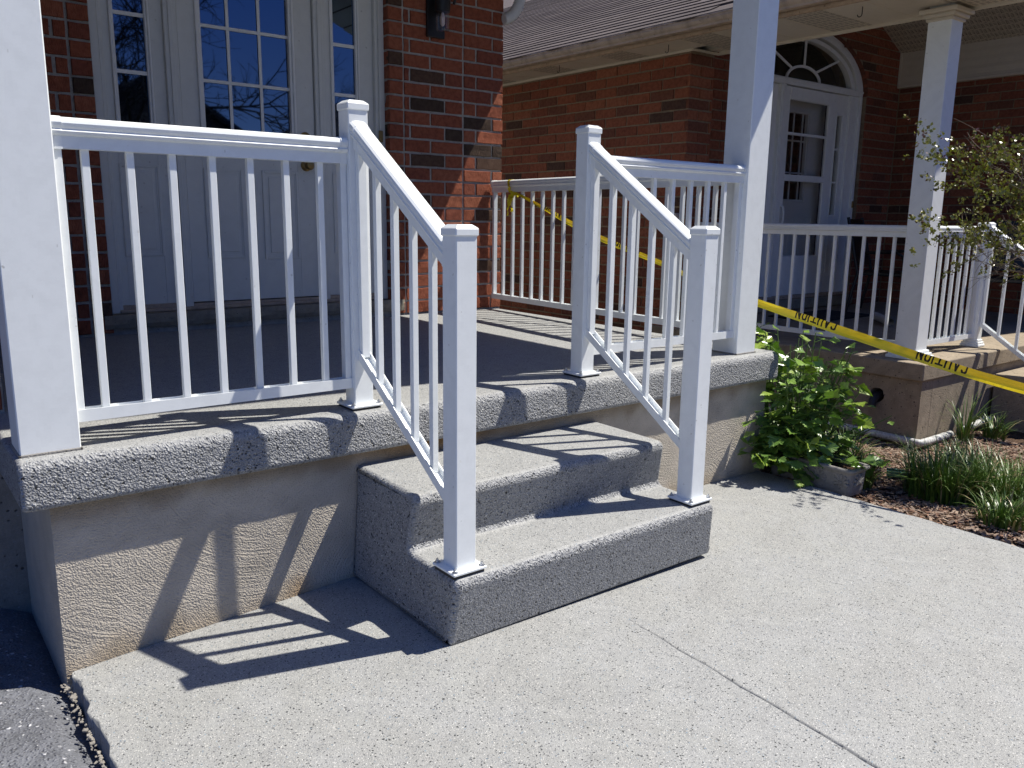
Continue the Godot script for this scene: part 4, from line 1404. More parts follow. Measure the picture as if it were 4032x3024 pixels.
# a straight run between two feet; tops and bottoms may slope
func railing(called: String, label: String, a: Vector3, b: Vector3, top_a: float, top_b: float, bot_a: float, bot_b: float, at: Array, group: String, brackets := [true, true]) -> Node3D:
	var t := thing(called, label, "railing", (a + b) * 0.5, group)
	var d := b - a
	d.y = 0
	var len := d.length()
	d = d.normalized()
	var side := d.cross(Vector3.UP)
	var m := MB.new()
	m.sweep(rail_profile(), Vector3(a.x, top_a, a.z), Vector3(b.x, top_b, b.z), side, Vector3.UP)
	part("top_rail", m, M.white, t)
	m = MB.new()
	m.sweep(channel_profile(), Vector3(a.x, bot_a, a.z), Vector3(b.x, bot_b, b.z), side, Vector3.UP)
	part("bottom_rail", m, M.white, t)
	var basis := Basis(d, Vector3.UP, -side if d.cross(Vector3.UP).dot(side) < 0 else side)
	for s in at:
		var f: float = s / len
		var p := Vector3(lerpf(a.x, b.x, f), 0, lerpf(a.z, b.z, f))
		var y0 := lerpf(bot_a, bot_b, f) + 0.010
		var y1 := lerpf(top_a, top_b, f) - 0.070
		m = MB.new()
		m.obox(p + Vector3(0, (y0 + y1) / 2, 0), Vector3(0.0098, (y1 - y0) / 2, 0.0098), basis, 0.0012)
		part("baluster", m, M.white, t)
	for e in 2:
		if not brackets[e]: continue
		var s := 0.011 if e == 0 else len - 0.011
		var f := s / len
		var p := Vector3(lerpf(a.x, b.x, f), 0, lerpf(a.z, b.z, f))
		var y0 := lerpf(bot_a, bot_b, f) + 0.016
		var y1 := lerpf(top_a, top_b, f) - 0.070
		m = MB.new()
		m.obox(p + Vector3(0, (y0 + y1) / 2, 0), Vector3(0.0105, (y1 - y0) / 2, 0.0145), basis, 0.0012)
		part("end_channel", m, M.white, t)
		# cast collar that hides the screws where the rail meets the post
		m = MB.new()
		var big := PackedVector2Array()
		for q in rail_profile(): big.append(Vector2(q.x * 1.07, (q.y + 0.04) * 1.05 - 0.04))
		var g0 := 0.0005 if e == 0 else len - 0.024
		var g1 := 0.024 if e == 0 else len - 0.0005
		var c0 := Vector3(lerpf(a.x, b.x, g0 / len), lerpf(top_a, top_b, g0 / len), lerpf(a.z, b.z, g0 / len))
		var c1 := Vector3(lerpf(a.x, b.x, g1 / len), lerpf(top_a, top_b, g1 / len), lerpf(a.z, b.z, g1 / len))
		m.sweep(big, c0, c1, side, Vector3.UP)
		part("rail_bracket", m, M.white, t)
	return t

func post(called: String, label: String, x: float, yb: float, z: float, w: float, h: float, plated := true, group := "") -> void:
	var t := thing(called, label, "railing post", Vector3(x, yb, z), group)
	var r := w / 2
	var m := MB.new()
	m.box(Vector3(x - r, yb + 0.006, z - r), Vector3(x + r, yb + h - 0.03, z + r), 0.0025)
	# shallow corner grooves of the extrusion
	part("shaft", m, M.white, t)
	m = MB.new()
	var k := r + 0.0038
	m.box(Vector3(x - k, yb + h - 0.034, z - k), Vector3(x + k, yb + h - 0.012, z + k), 0.003)
	var lo := yb + h - 0.012
	var i := k - 0.014
	for q in 4:
		var a := [Vector2(-1, 1), Vector2(1, 1), Vector2(1, -1), Vector2(-1, -1)]
		var p: Vector2 = a[q]
		var p2: Vector2 = a[(q + 1) % 4]
		m.quad(Vector3(x + p.x * (k - 0.0015), lo - 0.001, z + p.y * (k - 0.0015)), Vector3(x + p2.x * (k - 0.0015), lo - 0.001, z + p2.y * (k - 0.0015)), Vector3(x + p2.x * i, lo + 0.009, z + p2.y * i), Vector3(x + p.x * i, lo + 0.009, z + p.y * i))
	m.quad(Vector3(x - i, lo + 0.009, z + i), Vector3(x + i, lo + 0.009, z + i), Vector3(x + i, lo + 0.009, z - i), Vector3(x - i, lo + 0.009, z - i))
	part("cap", m, M.white, t)
	if not plated:
		m = MB.new()
		for e in [[0.022, 0.001, 0.02], [0.016, 0.02, 0.036], [0.008, 0.036, 0.055]]:
			m.box(Vector3(x - r - e[0], yb + e[1], z - r - e[0]), Vector3(x + r + e[0], yb + e[2], z + r + e[0]), 0.004)
		part("base", m, M.white, t)
		return
	var pl := 0.058
	m = MB.new()
	m.box(Vector3(x - pl, yb + 0.008, z - pl), Vector3(x + pl, yb + 0.0165, z + pl), 0.002)
	part("base_plate", m, M.white, t)
	m = MB.new() # dark shim and sealant under the plate
	m.box(Vector3(x - pl + 0.006, yb - 0.004, z - pl + 0.006), Vector3(x + pl - 0.006, yb + 0.0079, z + pl - 0.006))
	part("shim", m, M.blackplastic, t)
	for e in [Vector2(-1, -1), Vector2(1, -1), Vector2(-1, 1), Vector2(1, 1)]:
		m = MB.new()
		var o := Vector3(x + e.x * 0.047, yb + 0.0165, z + e.y * 0.047)
		m.lathe([Vector2(0.0, 0.0), Vector2(0.0095, 0.0), Vector2(0.0095, 0.0018), Vector2(0.006, 0.002)], o, Vector3.UP, 12)
		m.lathe([Vector2(0.006, 0.0018), Vector2(0.006, 0.007), Vector2(0.0035, 0.008), Vector2(0.0035, 0.012), Vector2(0.0, 0.0122)], o, Vector3.UP, 6)
		part("bolt", m, M.steel, t)

func build_railings() -> void:
	var gp := "square posts of the near white railing"
	post("railing_post", "white capped railing post on porch edge left of steps", 0.8159, H, -0.095, POST, 1.0, true, gp)
	post("railing_post", "white capped railing post bolted to lower step, left side, nearest camera", 0.8159, 0.192, 0.5073, POST, 1.0, true, gp)
	post("railing_post", "white capped railing post on porch edge right of steps", 1.8423, H, -0.095, POST, 1.0, true, gp)
	post("railing_post", "white capped railing post bolted to lower step, right side", 1.8423, 0.192, 0.5073, POST, 1.0, true, gp)
	var gr := "white railing sections of the near porch"
	# left of the steps
	var at := []
	for k in 7: at.append(0.0775 + 0.1115 * k)
	railing("porch_railing", "white railing section in front of door, between wide column and left post", Vector3(-0.0535, 0, -0.095), Vector3(0.781, 0, -0.095), 1.449, 1.449, 0.641, 0.641, at, gr)
	at = []
	for k in 7: at.append(0.118 * (k + 1))
	railing("porch_railing", "short white railing section between right post and right porch column", Vector3(1.8773, 0, -0.098), Vector3(2.8185, 0, -0.098), 1.459, 1.459, 0.652, 0.652, at, gr)
	at = []
	for k in 18: at.append(0.122 + 0.1115 * k)
	railing("porch_railing", "white side railing running back to brick corner, tied with yellow tape", Vector3(3.055, 0, -2.342), Vector3(2.925, 0, -0.205), 1.456, 1.456, 0.645, 0.645, at, gr)
	# down the steps
	var z0 := -0.0605
	var z1 := 0.4728
	at = []
	for k in 4: at.append(0.111 + 0.107 * k)
	railing("stair_railing", "sloping white stair railing on left of steps, nearest camera", Vector3(0.8159, 0, z0), Vector3(0.8159, 0, z1), 1.500, 1.140, 0.738, 0.376, at, "sloping stair railings of the near porch", [true, true])
	railing("stair_railing", "sloping white stair railing on the right side of steps", Vector3(1.8423, 0, z0), Vector3(1.8423, 0, z1), 1.500, 1.140, 0.738, 0.376, at, "sloping stair railings of the near porch", [true, true])
	# neighbour's
	var gn := "white railings of the neighbouring porch"
	at = []
	for k in 15: at.append(0.11 + 0.1113 * k)
	railing("porch_railing", "shaded white railing along neighbour's porch in front of arched door", Vector3(5.125, 0, -0.421), Vector3(5.125, 0, -2.26), 1.190, 1.190, 0.372, 0.372, at, gn)
	at = []
	for k in 7: at.append(0.1035 * (k + 1))
	railing("porch_railing", "sunlit white railing section between neighbour's column and newel post", Vector3(5.201, 0, -0.345), Vector3(6.03, 0, -0.345), 1.190, 1.190, 0.372, 0.372, at, gn)
	post("railing_post", "white newel post at the top of neighbour's steps, behind bare branch", 6.07, NY, -0.345, 0.085, 0.92, false)
	at = []
	for k in 5: at.append(0.13 * (k + 1))
	railing("stair_railing", "white stair railing sloping down neighbour's steps at right frame edge", Vector3(6.07, 0, -0.302), Vector3(6.07, 0, 0.42), 1.195, 0.70, 0.46, -0.02, at, "")

# ------------------------------------------------------------------ lantern, downspout, tape and so on
func build_small_things() -> void:
	# wall lantern
	var l := thing("wall_lantern", "black wall lantern with glass cylinder on the brick pier", "lantern", Vector3(2.57, 2.45, WZ))
	var m := MB.new()
	m.box(Vector3(2.515, 2.325, WZ + 0.002), Vector3(2.645, 2.66, WZ + 0.026), 0.003)
	part("backplate", m, M.black, l)
	m = MB.new()
	var o := Vector3(2.575, 2.462, WZ + 0.105)
	m.lathe([Vector2(0.0, 0.098), Vector2(0.05, 0.092), Vector2(0.052, 0.06), Vector2(0.046, 0.0), Vector2(0.0, 0.0)], o, Vector3.UP, 20)
	part("cap", m, M.black, l)
	m = MB.new()
	m.tube([Vector3(2.60, 2.58, WZ + 0.02), Vector3(2.60, 2.585, WZ + 0.10), Vector3(2.625, 2.58, WZ + 0.155), Vector3(2.632, 2.54, WZ + 0.165), Vector3(2.625, 2.505, WZ + 0.155)], [0.009, 0.009, 0.009, 0.009, 0.009], 8)
	part("arm", m, M.black, l)
	m = MB.new()
	m.lathe([Vector2(0.043, 0.0), Vector2(0.043, -0.105), Vector2(0.036, -0.112), Vector2(0.0, -0.113)], o, Vector3.UP, 20)
	part("glass_shade", m, M.glass, l)
	m = MB.new()
	m.lathe([Vector2(0.0, 0.0), Vector2(0.008, -0.004), Vector2(0.016, -0.03), Vector2(0.015, -0.07), Vector2(0.006, -0.082), Vector2(0.0, -0.083)], o, Vector3.UP, 14)
	part("bulb", m, M.bulb, l)
	# ribbed downspout elbow at the corner of our house
	m = MB.new()
	var pts := []
	var rad := []
	for i in 26:
		var f := i / 25.0
		var a := f * PI / 2 * 0.92
		pts.append(Vector3(3.085 + 0.15 * cos(a * 0.96), 2.70 - 0.19 * sin(a), -2.295 - 0.03 * f))
		rad.append(0.036 + (0.005 if i % 2 == 0 else -0.001))
	pts.push_front(Vector3(3.235, 2.86, -2.295)); rad.push_front(0.036)
	m.tube(pts, rad, 12)
	tag(part("downspout_elbow", m, M.galv), "ribbed pale metal downspout elbow at the top corner of brick pier", "downspout")
	# doorbells
	m = MB.new()
	m.box(Vector3(2.196, 1.665, -2.413), Vector3(2.222, 1.735, -2.404), 0.003)
	m.lathe([Vector2(0.008, 0.0), Vector2(0.008, 0.004), Vector2(0.0, 0.006)], Vector3(2.209, 1.695, -2.404), Vector3(0, 0, 1), 12)
	tag(part("doorbell", m, M.brass), "small brass doorbell on the white frame beside brick pier", "doorbell")
	m = MB.new()
	m.box(Vector3(8.155, 1.36, -2.645), Vector3(8.185, 1.43, -2.634), 0.003)
	m.lathe([Vector2(0.009, 0.0), Vector2(0.009, 0.004), Vector2(0.0, 0.006)], Vector3(8.17, 1.39, -2.634), Vector3(0, 0, 1), 12)
	tag(part("doorbell", m, M.brass), "small brass doorbell on right trim of neighbour's arched door", "doorbell")
	# little hooks under the neighbour's eave
	for h in [[4.70, -2.30, "small dark hook under neighbour's eave, above corner of side wall"], [4.66, -3.55, "small dark hook under neighbour's eave, farther from camera"], [4.72, -0.70, "small dark hook under neighbour's soffit near the column capital"]]:
		m = MB.new()
		var hp := []
		for i in 9:
			var a := PI * i / 8.0
			hp.append(Vector3(h[0], 2.505 - 0.016 * sin(a), h[1] + 0.016 * cos(a)))
		hp.push_front(Vector3(h[0], 2.549, h[1] + 0.016))
		m.tube(hp, [0.003, 0.003, 0.003, 0.003, 0.003, 0.003, 0.003, 0.003, 0.003, 0.003], 6)
		tag(part("hook", m, M.black), h[2], "hook", "hooks under the eave")
	# beige vent hood on the neighbour's side wall
	m = MB.new()
	m.box(Vector3(NX - 0.065, 1.15, -2.40), Vector3(NX + 0.001, 1.262, -2.29), 0.012)
	m.box(Vector3(NX - 0.075, 1.145, -2.405), Vector3(NX - 0.03, 1.162, -2.285), 0.004)
	tag(part("vent_hood", m, M.beige), "beige plastic vent hood on neighbour's brick side wall behind railing", "vent")
	tape()
	# planter box
	var p := thing("planter", "grey cast stone trough planter with leaf relief at edge of walk", "planter", Vector3(3.165, -0.06, 0.24))
	m = MB.new()
	var rim := PackedVector2Array()
	var x0 := 3.085
	var x1 := 3.255
	var za := -0.02
	var zb := 0.44
	var y0 := -0.075
	var y1 := 0.062
	var lv := [[0.014, y0], [0.010, y0 + 0.02], [0.006, y1 - 0.03], [-0.002, y1 - 0.018], [-0.008, y1 - 0.012], [-0.008, y1 - 0.004], [-0.003, y1], [0.010, y1], [0.014, y1 - 0.006], [0.016, y1 - 0.028]]
	var rows := []
	for e in lv:
		var row := []
		for q in 4:
			for j in 4:
				var th := PI / 2 * (q + j / 3.0)
				var r := 0.03
				var cx: float = (x1 - e[0] - r) if (q == 0 or q == 3) else (x0 + e[0] + r)
				var cz: float = (zb - e[0] - r) if q < 2 else (za + e[0] + r)
				row.append(Vector3(cx + r * cos(th), e[1], cz + r * sin(th)))
		rows.append(row)
	for i in rows.size() - 1:
		for j in 16: m.quad(rows[i][(j + 1) % 16], rows[i][j], rows[i + 1][j], rows[i + 1][(j + 1) % 16])
	# relief: leaf sprays on the long side and the end
	for s in [[Vector3(x0 + 0.008, -0.008, 0.10), Vector3(0, 0, 1), Vector3(-1, 0, 0)], [Vector3(x0 + 0.008, -0.008, 0.27), Vector3(0, 0, 1), Vector3(-1, 0, 0)], [Vector3(x0 + 0.008, -0.008, 0.39), Vector3(0, 0, 1), Vector3(-1, 0, 0)], [Vector3(3.17, -0.008, zb - 0.006), Vector3(1, 0, 0), Vector3(0, 0, 1)]]:
		for k in 7:
			var a := PI * (k / 6.0) * 1.2 - 0.3
			var d: Vector3 = (s[1] * cos(a) + Vector3.UP * sin(a)).normalized()
			var c: Vector3 = s[0] + d * 0.022
			m.obox(c, Vector3(0.019, 0.0065, 0.0065), Basis(d, s[2].cross(d), s[2]), 0.002)
		m.obox(s[0], Vector3(0.009, 0.009, 0.009), Basis.IDENTITY, 0.004)
	part("trough", m, M.stone, p)
	m = MB.new()
	sheet(m, x0 + 0.014, x1 - 0.014, za + 0.014, zb - 0.014, 14, 30, func(x, z): return 0.038 + 0.006 * sin(x * 90.0) * sin(z * 70.0))
	part("soil", m, M.soil, p)
	# green plastic diverter lying on the mulch
	m = MB.new()
	var gb := Basis(Vector3.UP, 0.5)
	var go := Vector3(3.70, bed_y(3.70, 0.36) + 0.024, 0.36)
	m.obox(go, Vector3(0.028, 0.003, 0.055), gb, 0.001)
	m.obox(go + gb * Vector3(-0.028, 0.012, 0), Vector3(0.002, 0.014, 0.055), gb, 0.001)
	m.obox(go + gb * Vector3(0.028, 0.012, 0), Vector3(0.002, 0.014, 0.055), gb, 0.001)
	m.obox(go + gb * Vector3(-0.024, 0.026, 0), Vector3(0.006, 0.002, 0.055), gb, 0.001)
	m.obox(go + gb * Vector3(0.024, 0.026, 0), Vector3(0.006, 0.002, 0.055), gb, 0.001)
	tag(part("plastic_trough", m, M.green), "small green plastic trough half hidden in grass on the mulch", "plastic trough")
	# door mat and rolled paper on the neighbour's porch
	m = MB.new()
	m.rbox(Vector3(6.35, NY + 0.001, -2.35), Vector3(7.35, NY + 0.014, -1.82), 0.006, 2)
	tag(part("door_mat", m, M.mat), "black door mat in front of neighbour's arched entrance", "door mat")
	m = MB.new()
	var da := Vector3(6.98, 0, -1.62)
	var db := Vector3(6.60, 0, -1.28)
	var ax := (db - da).normalized()
	var sp := ax.cross(Vector3.UP)
	var spiral := []
	for i in 40:
		var a := i * 0.42
		var r := 0.012 + 0.036 * i / 39.0
		spiral.append(sp * (r * cos(a)) + Vector3.UP * (r * sin(a) * 0.85))
	var base := Vector3(0, NY + 0.045, 0)
	for i in 39:
		m.quad(da + base + spiral[i], db + base + spiral[i], db + base + spiral[i + 1], da + base + spiral[i + 1])
	tag(part("newspaper", m, M.paper), "rolled grey newspaper lying on neighbour's porch floor behind the tape", "newspaper")
	# dark patio chairs
	chair(Vector3(7.75, NY, -1.95), 0.25, "black metal patio chair near the inner corner of neighbour's porch")
	chair(Vector3(7.9, NY, -0.85), -1.2, "black metal patio chair behind neighbour's newel post")
	# outdoor tap box at the far left edge
	m = MB.new()
	m.box(Vector3(-0.232, 0.70, -0.664), Vector3(-0.17, 0.80, -0.60), 0.006)
	m.box(Vector3(-0.240, 0.80, -0.664), Vector3(-0.165, 0.808, -0.585), 0.003)
	tag(part("outlet_box", m, M.galv), "small grey weatherproof outlet box on brick behind the wide left column", "outlet box")

func chair(o: Vector3, turn: float, label: String) -> void:
	var t := thing("patio_chair", label, "chair", o, "patio chairs on the neighbour's porch")
	var b := Basis(Vector3.UP, turn)
	var f := func(x: float, y: float, z: float) -> Vector3: return o + b * Vector3(x, y, z)
	for s in [-1.0, 1.0]:
		var m := MB.new()
		m.tube([f.call(0.27 * s, 0.0, 0.25), f.call(0.27 * s, 0.38, 0.24), f.call(0.27 * s, 0.58, 0.2), f.call(0.27 * s, 0.62, 0.12), f.call(0.27 * s, 0.6, -0.2)], [0.016, 0.016, 0.016, 0.016, 0.016], 8)
		part("leg", m, M.black, t)
		m = MB.new()
		m.tube([f.call(0.26 * s, 0.0, -0.3), f.call(0.25 * s, 0.4, -0.22), f.call(0.24 * s, 0.95, -0.36)], [0.016, 0.016, 0.016], 8)
		part("leg", m, M.black, t)
	var m2 := MB.new()
	m2.obox(f.call(0, 0.40, 0.0), Vector3(0.25, 0.018, 0.24), b, 0.008)
	part("seat", m2, M.black, t)
	m2 = MB.new()
	m2.obox(f.call(0, 0.70, -0.30), Vector3(0.23, 0.24, 0.012), b * Basis(Vector3(1, 0, 0), -0.25), 0.006)
	part("backrest", m2, M.black, t)

# letters as strokes in a 5 x 7 box, [x0, y0, x1, y1]
const LETTERS := {
	"C": [[4.4, 5.6, 3.6, 6.6], [3.6, 6.6, 1.5, 6.6], [1.5, 6.6, 0.6, 5.5], [0.6, 5.5, 0.6, 1.5], [0.6, 1.5, 1.5, 0.4], [1.5, 0.4, 3.6, 0.4], [3.6, 0.4, 4.4, 1.4]],
	"A": [[0.4, 0.2, 2.5, 6.8], [2.5, 6.8, 4.6, 0.2], [1.2, 2.2, 3.8, 2.2]],
	"U": [[0.6, 6.8, 0.6, 1.5], [0.6, 1.5, 1.5, 0.4], [1.5, 0.4, 3.5, 0.4], [3.5, 0.4, 4.4, 1.5], [4.4, 1.5, 4.4, 6.8]],
	"T": [[0.2, 6.4, 4.8, 6.4], [2.5, 6.4, 2.5, 0.2]],
	"I": [[2.5, 0.2, 2.5, 6.8]],
	"O": [[0.6, 1.5, 0.6, 5.5], [0.6, 5.5, 1.5, 6.6], [1.5, 6.6, 3.5, 6.6], [3.5, 6.6, 4.4, 5.5], [4.4, 5.5, 4.4, 1.5], [4.4, 1.5, 3.5, 0.4], [3.5, 0.4, 1.5, 0.4], [1.5, 0.4, 0.6, 1.5]],
	"N": [[0.6, 0.2, 0.6, 6.8], [0.6, 6.8, 4.4, 0.2], [4.4, 0.2, 4.4, 6.8]]}

func tape() -> void:
	# print of the tape: the word CAUTION once per repeat, seen upside down
	var w := 768
	var h := 96
	var im := Image.create(w, h, false, Image.FORMAT_RGB8)
	im.fill(lin(0.80, 0.69, 0.03))
	var word := "CAUTION"
	var px := 6.7
	var adv := 0.0
	var widths := {"I": 2.2}
	var x0 := 150.0
	for ch in word:
		var wd: float = 2.4 if ch == "I" else 5.9
		var sh: float = -1.3 if ch == "I" else 0.0
		for s in LETTERS[ch]:
			var a := Vector2(x0 + (adv + s[0] + sh) * px, 86 - s[1] * 10.0)
			var b := Vector2(x0 + (adv + s[2] + sh) * px, 86 - s[3] * 10.0)
			var n := int(a.distance_to(b)) + 1
			for i in n + 1:
				var p := a.lerp(b, float(i) / n)
				im.fill_rect(Rect2i(int(p.x) - 4, int(p.y) - 5, 9, 10), Color(0.02, 0.02, 0.02))
		adv += wd + 0.6
	im.rotate_180()
	var mat := std("caution_tape", Color(1, 1, 1), 0.35, 0.5)
	mat.albedo_texture = tex(im)
	mat.backlight_enabled = true
	mat.backlight = lin(0.70, 0.60, 0.03)
	var t := thing("caution_tape", "yellow caution tape sagging from side railing past the right column", "tape", Vector3(3.1, 0.8, -0.6))
	var key := [Vector3(3.012, 1.372, -2.06), Vector3(3.026, 1.30, -1.85), Vector3(3.052, 1.168, -1.501), Vector3(3.078, 1.10, -1.31), Vector3(3.147, 0.951, -0.808), Vector3(3.165, 0.904, -0.676), Vector3(3.224, 0.789, -0.242), Vector3(3.266, 0.721, 0.06), Vector3(3.305, 0.658, 0.342), Vector3(3.34, 0.600, 0.598), Vector3(3.364, 0.563, 0.774), Vector3(3.396, 0.522, 1.008), Vector3(3.47, 0.46, 1.5), Vector3(3.54, 0.43, 2.0), Vector3(3.62, 0.42, 2.6)]
	var cv := Curve3D.new()
	for i in key.size():
		var tn: Vector3 = (key[mini(i + 1, key.size() - 1)] - key[maxi(i - 1, 0)]) / 6.0
		cv.add_point(key[i], -tn, tn)
	var n := 170
	var len := cv.get_baked_length()
	for layer in 2:
		var m := MB.new()
		var prev := []
		for i in n + 1:
			var s := len * i / n
			var p := cv.sample_baked(s, true)
			var d := (cv.sample_baked(minf(s + 0.02, len), true) - cv.sample_baked(maxf(s - 0.02, 0.0), true)).normalized()
			var sd := d.cross(Vector3.UP).normalized()
			var u := sd.cross(d).normalized()
			# tape narrows and rolls where it is drawn tight near the knot
			var nar := clampf(0.42 + s * 0.9, 0.42, 1.0) * (0.93 + 0.1 * sin(s * 3.7) - 0.10 * exp(-pow((s - 1.45) / 0.25, 2)))
			var roll := 0.25 * sin(s * 2.1 + 0.4) + 0.12 * sin(s * 6.3)
			var wv := u * cos(roll) + sd * sin(roll)
			var out := sd * cos(roll) - u * sin(roll)
			var k := 0.0158 * nar * (1.0 + 0.50 * clampf((s - 2.0) / 1.1, 0.0, 1.0))
			var pr := []
			# folded lengthwise: front flap, crease on top, back flap
			var vs := [[-1.45, 0.0, 0.42], [-0.7, -0.0022, 0.28], [0.25, 0.0018, 0.12], [1.0, -0.002, 0.0]] if layer == 0 else [[1.0, -0.002, 0.95], [0.6, -0.0065, 0.86], [0.1, -0.0085, 0.77], [-0.35, -0.010, 0.68]]
			for e in vs:
				var ripple := 0.0016 * sin(s * 23.0 + e[0] * 2.0)
				pr.append([p + wv * (k * e[0]) + out * (e[1] + ripple), Vector2(s / 0.62, (1.0 - (e[0] + 1.45) * k / 0.078) if layer == 0 else 0.02 + 0.05 * e[2])])
			if i > 0:
				for j in 3:
					var a := m.vert(prev[j][0], -sd, prev[j][1])
					var b := m.vert(pr[j][0], -sd, pr[j][1])
					var c := m.vert(pr[j + 1][0], -sd, pr[j + 1][1])
					var e := m.vert(prev[j + 1][0], -sd, prev[j + 1][1])
					var nn := (m.v[b] - m.v[a]).cross(m.v[e] - m.v[a]).normalized()
					for q in [a, b, c, e]: m.n[q] = nn
					m.quadi(a, b, c, e)
			prev = pr
		part("band" if layer == 0 else "back_flap", m, mat, t)
	# knot and loose ends on the rail
	var plain := std("yellow_tape_film", Color(0.8, 0.69, 0.03), 0.35)
	plain.backlight_enabled = true
	plain.backlight = lin(0.6, 0.5, 0.02)
	var kn := MB.new()
	var kc := Vector3(3.01, 1.37, -2.08)
	rng.seed = 8
	for i in 8:
		var a := Vector3(rng.randfn(), rng.randfn() - 0.4, rng.randfn()).normalized()
		var side := a.cross(Vector3(0.3, 0.2, 1)).normalized() * 0.011
		var p := kc
		for j in 5:
			var q := p + (a + Vector3(rng.randfn(), rng.randfn(), rng.randfn()) * 0.35) * 0.009
			kn.quad(p - side, p + side, q + side, q - side)
			p = q
	for e in 2: # hanging tails
		var p := kc + Vector3(-0.01, -0.01, 0.006 - 0.016 * e)
		var side := Vector3(0.004, 0.0, 0.012)
		for j in 9:
			var q := p + Vector3(rng.randfn() * 0.0025, -0.0125 - 0.003 * e, rng.randfn() * 0.004)
			var s2 := side.rotated(Vector3.UP, rng.randfn() * 0.7)
			kn.quad(p - side, p + side, q + s2, q - s2)
			p = q
			side = s2
	part("knot", kn, plain, t)
	var lp := MB.new() # loop round the top rail
	var rp := rail_profile()
	var lc := Vector3(3.0425, 1.456, -2.135)
	var dd := (Vector3(2.925, 0, -0.205) - Vector3(3.055, 0, -2.342)).normalized()
	var ss := dd.cross(Vector3.UP)
	for i in rp.size():
		var a := rp[i] * 1.07
		var b := rp[(i + 1) % rp.size()] * 1.07
		lp.quad(lc + ss * a.x + Vector3.UP * (a.y + 0.002), lc + ss * b.x + Vector3.UP * (b.y + 0.002), lc + ss * b.x + Vector3.UP * (b.y + 0.002) + dd * 0.026, lc + ss * a.x + Vector3.UP * (a.y + 0.002) + dd * 0.026)
	part("loop", lp, mat, t)

# ------------------------------------------------------------------ plants
func leaf_mb(kind: int, tone: Color) -> MB:
	# a celery-like leaflet: wedge foot, three toothed lobes, folded along the midrib
	var r := RandomNumberGenerator.new()
	r.seed = 100 + kind
	var m := MB.new()
	m.c = tone
	var pts: Array[Vector2] = [Vector2(0, 0), Vector2(0.10, 0.16), Vector2(0.24, 0.30), Vector2(0.44, 0.42), Vector2(0.38, 0.52), Vector2(0.47, 0.62), Vector2(0.33, 0.64), Vector2(0.26, 0.60), Vector2(0.27, 0.74), Vector2(0.20, 0.78), Vector2(0.17, 0.90), Vector2(0.09, 0.90), Vector2(0.0, 1.04)]
	var fold := r.randf_range(0.1, 0.35)
	var curl := r.randf_range(-0.5, -0.1)
	var f := func(p: Vector2, s: float) -> Vector3:
		var x := p.x * s * r.randf_range(0.9, 1.1)
		return Vector3(x, absf(x) * fold + curl * p.y * p.y * 0.5 + 0.03 * sin(p.x * 20.0 + p.y * 14.0), p.y)
	var mid: Array[Vector3] = []
	for t in [0.0, 0.33, 0.62, 1.04]: mid.append(Vector3(0, curl * t * t * 0.5, t))
	for s in [1.0, -1.0]:
		var e: Array[Vector3] = []
		for p in pts: e.append(f.call(p, s))
		e[0] = mid[0]
		e[12] = mid[3]
		var fan := [[0, 0, 1], [0, 1, 2], [1, 2, 3], [1, 3, 4], [1, 4, 5], [1, 5, 6], [1, 6, 7], [2, 7, 8], [2, 8, 9], [2, 9, 10], [2, 10, 11], [2, 11, 12]]
		var link := [[0, 1, 2], [1, 2, 7]]
		for q in fan:
			if s > 0: m.tri(mid[q[0]], e[q[2]], e[q[1]])
			else: m.tri(mid[q[0]], e[q[1]], e[q[2]])
		for q in link:
			if s > 0: m.tri(mid[q[0]], mid[q[1]], e[q[2]])
			else: m.tri(mid[q[0]], e[q[2]], mid[q[1]])
	for i in m.n.size():
		if m.n[i].y > 0.2: m.n[i] = (m.n[i] + Vector3(0, 0.4, 0)).normalized()
	return m

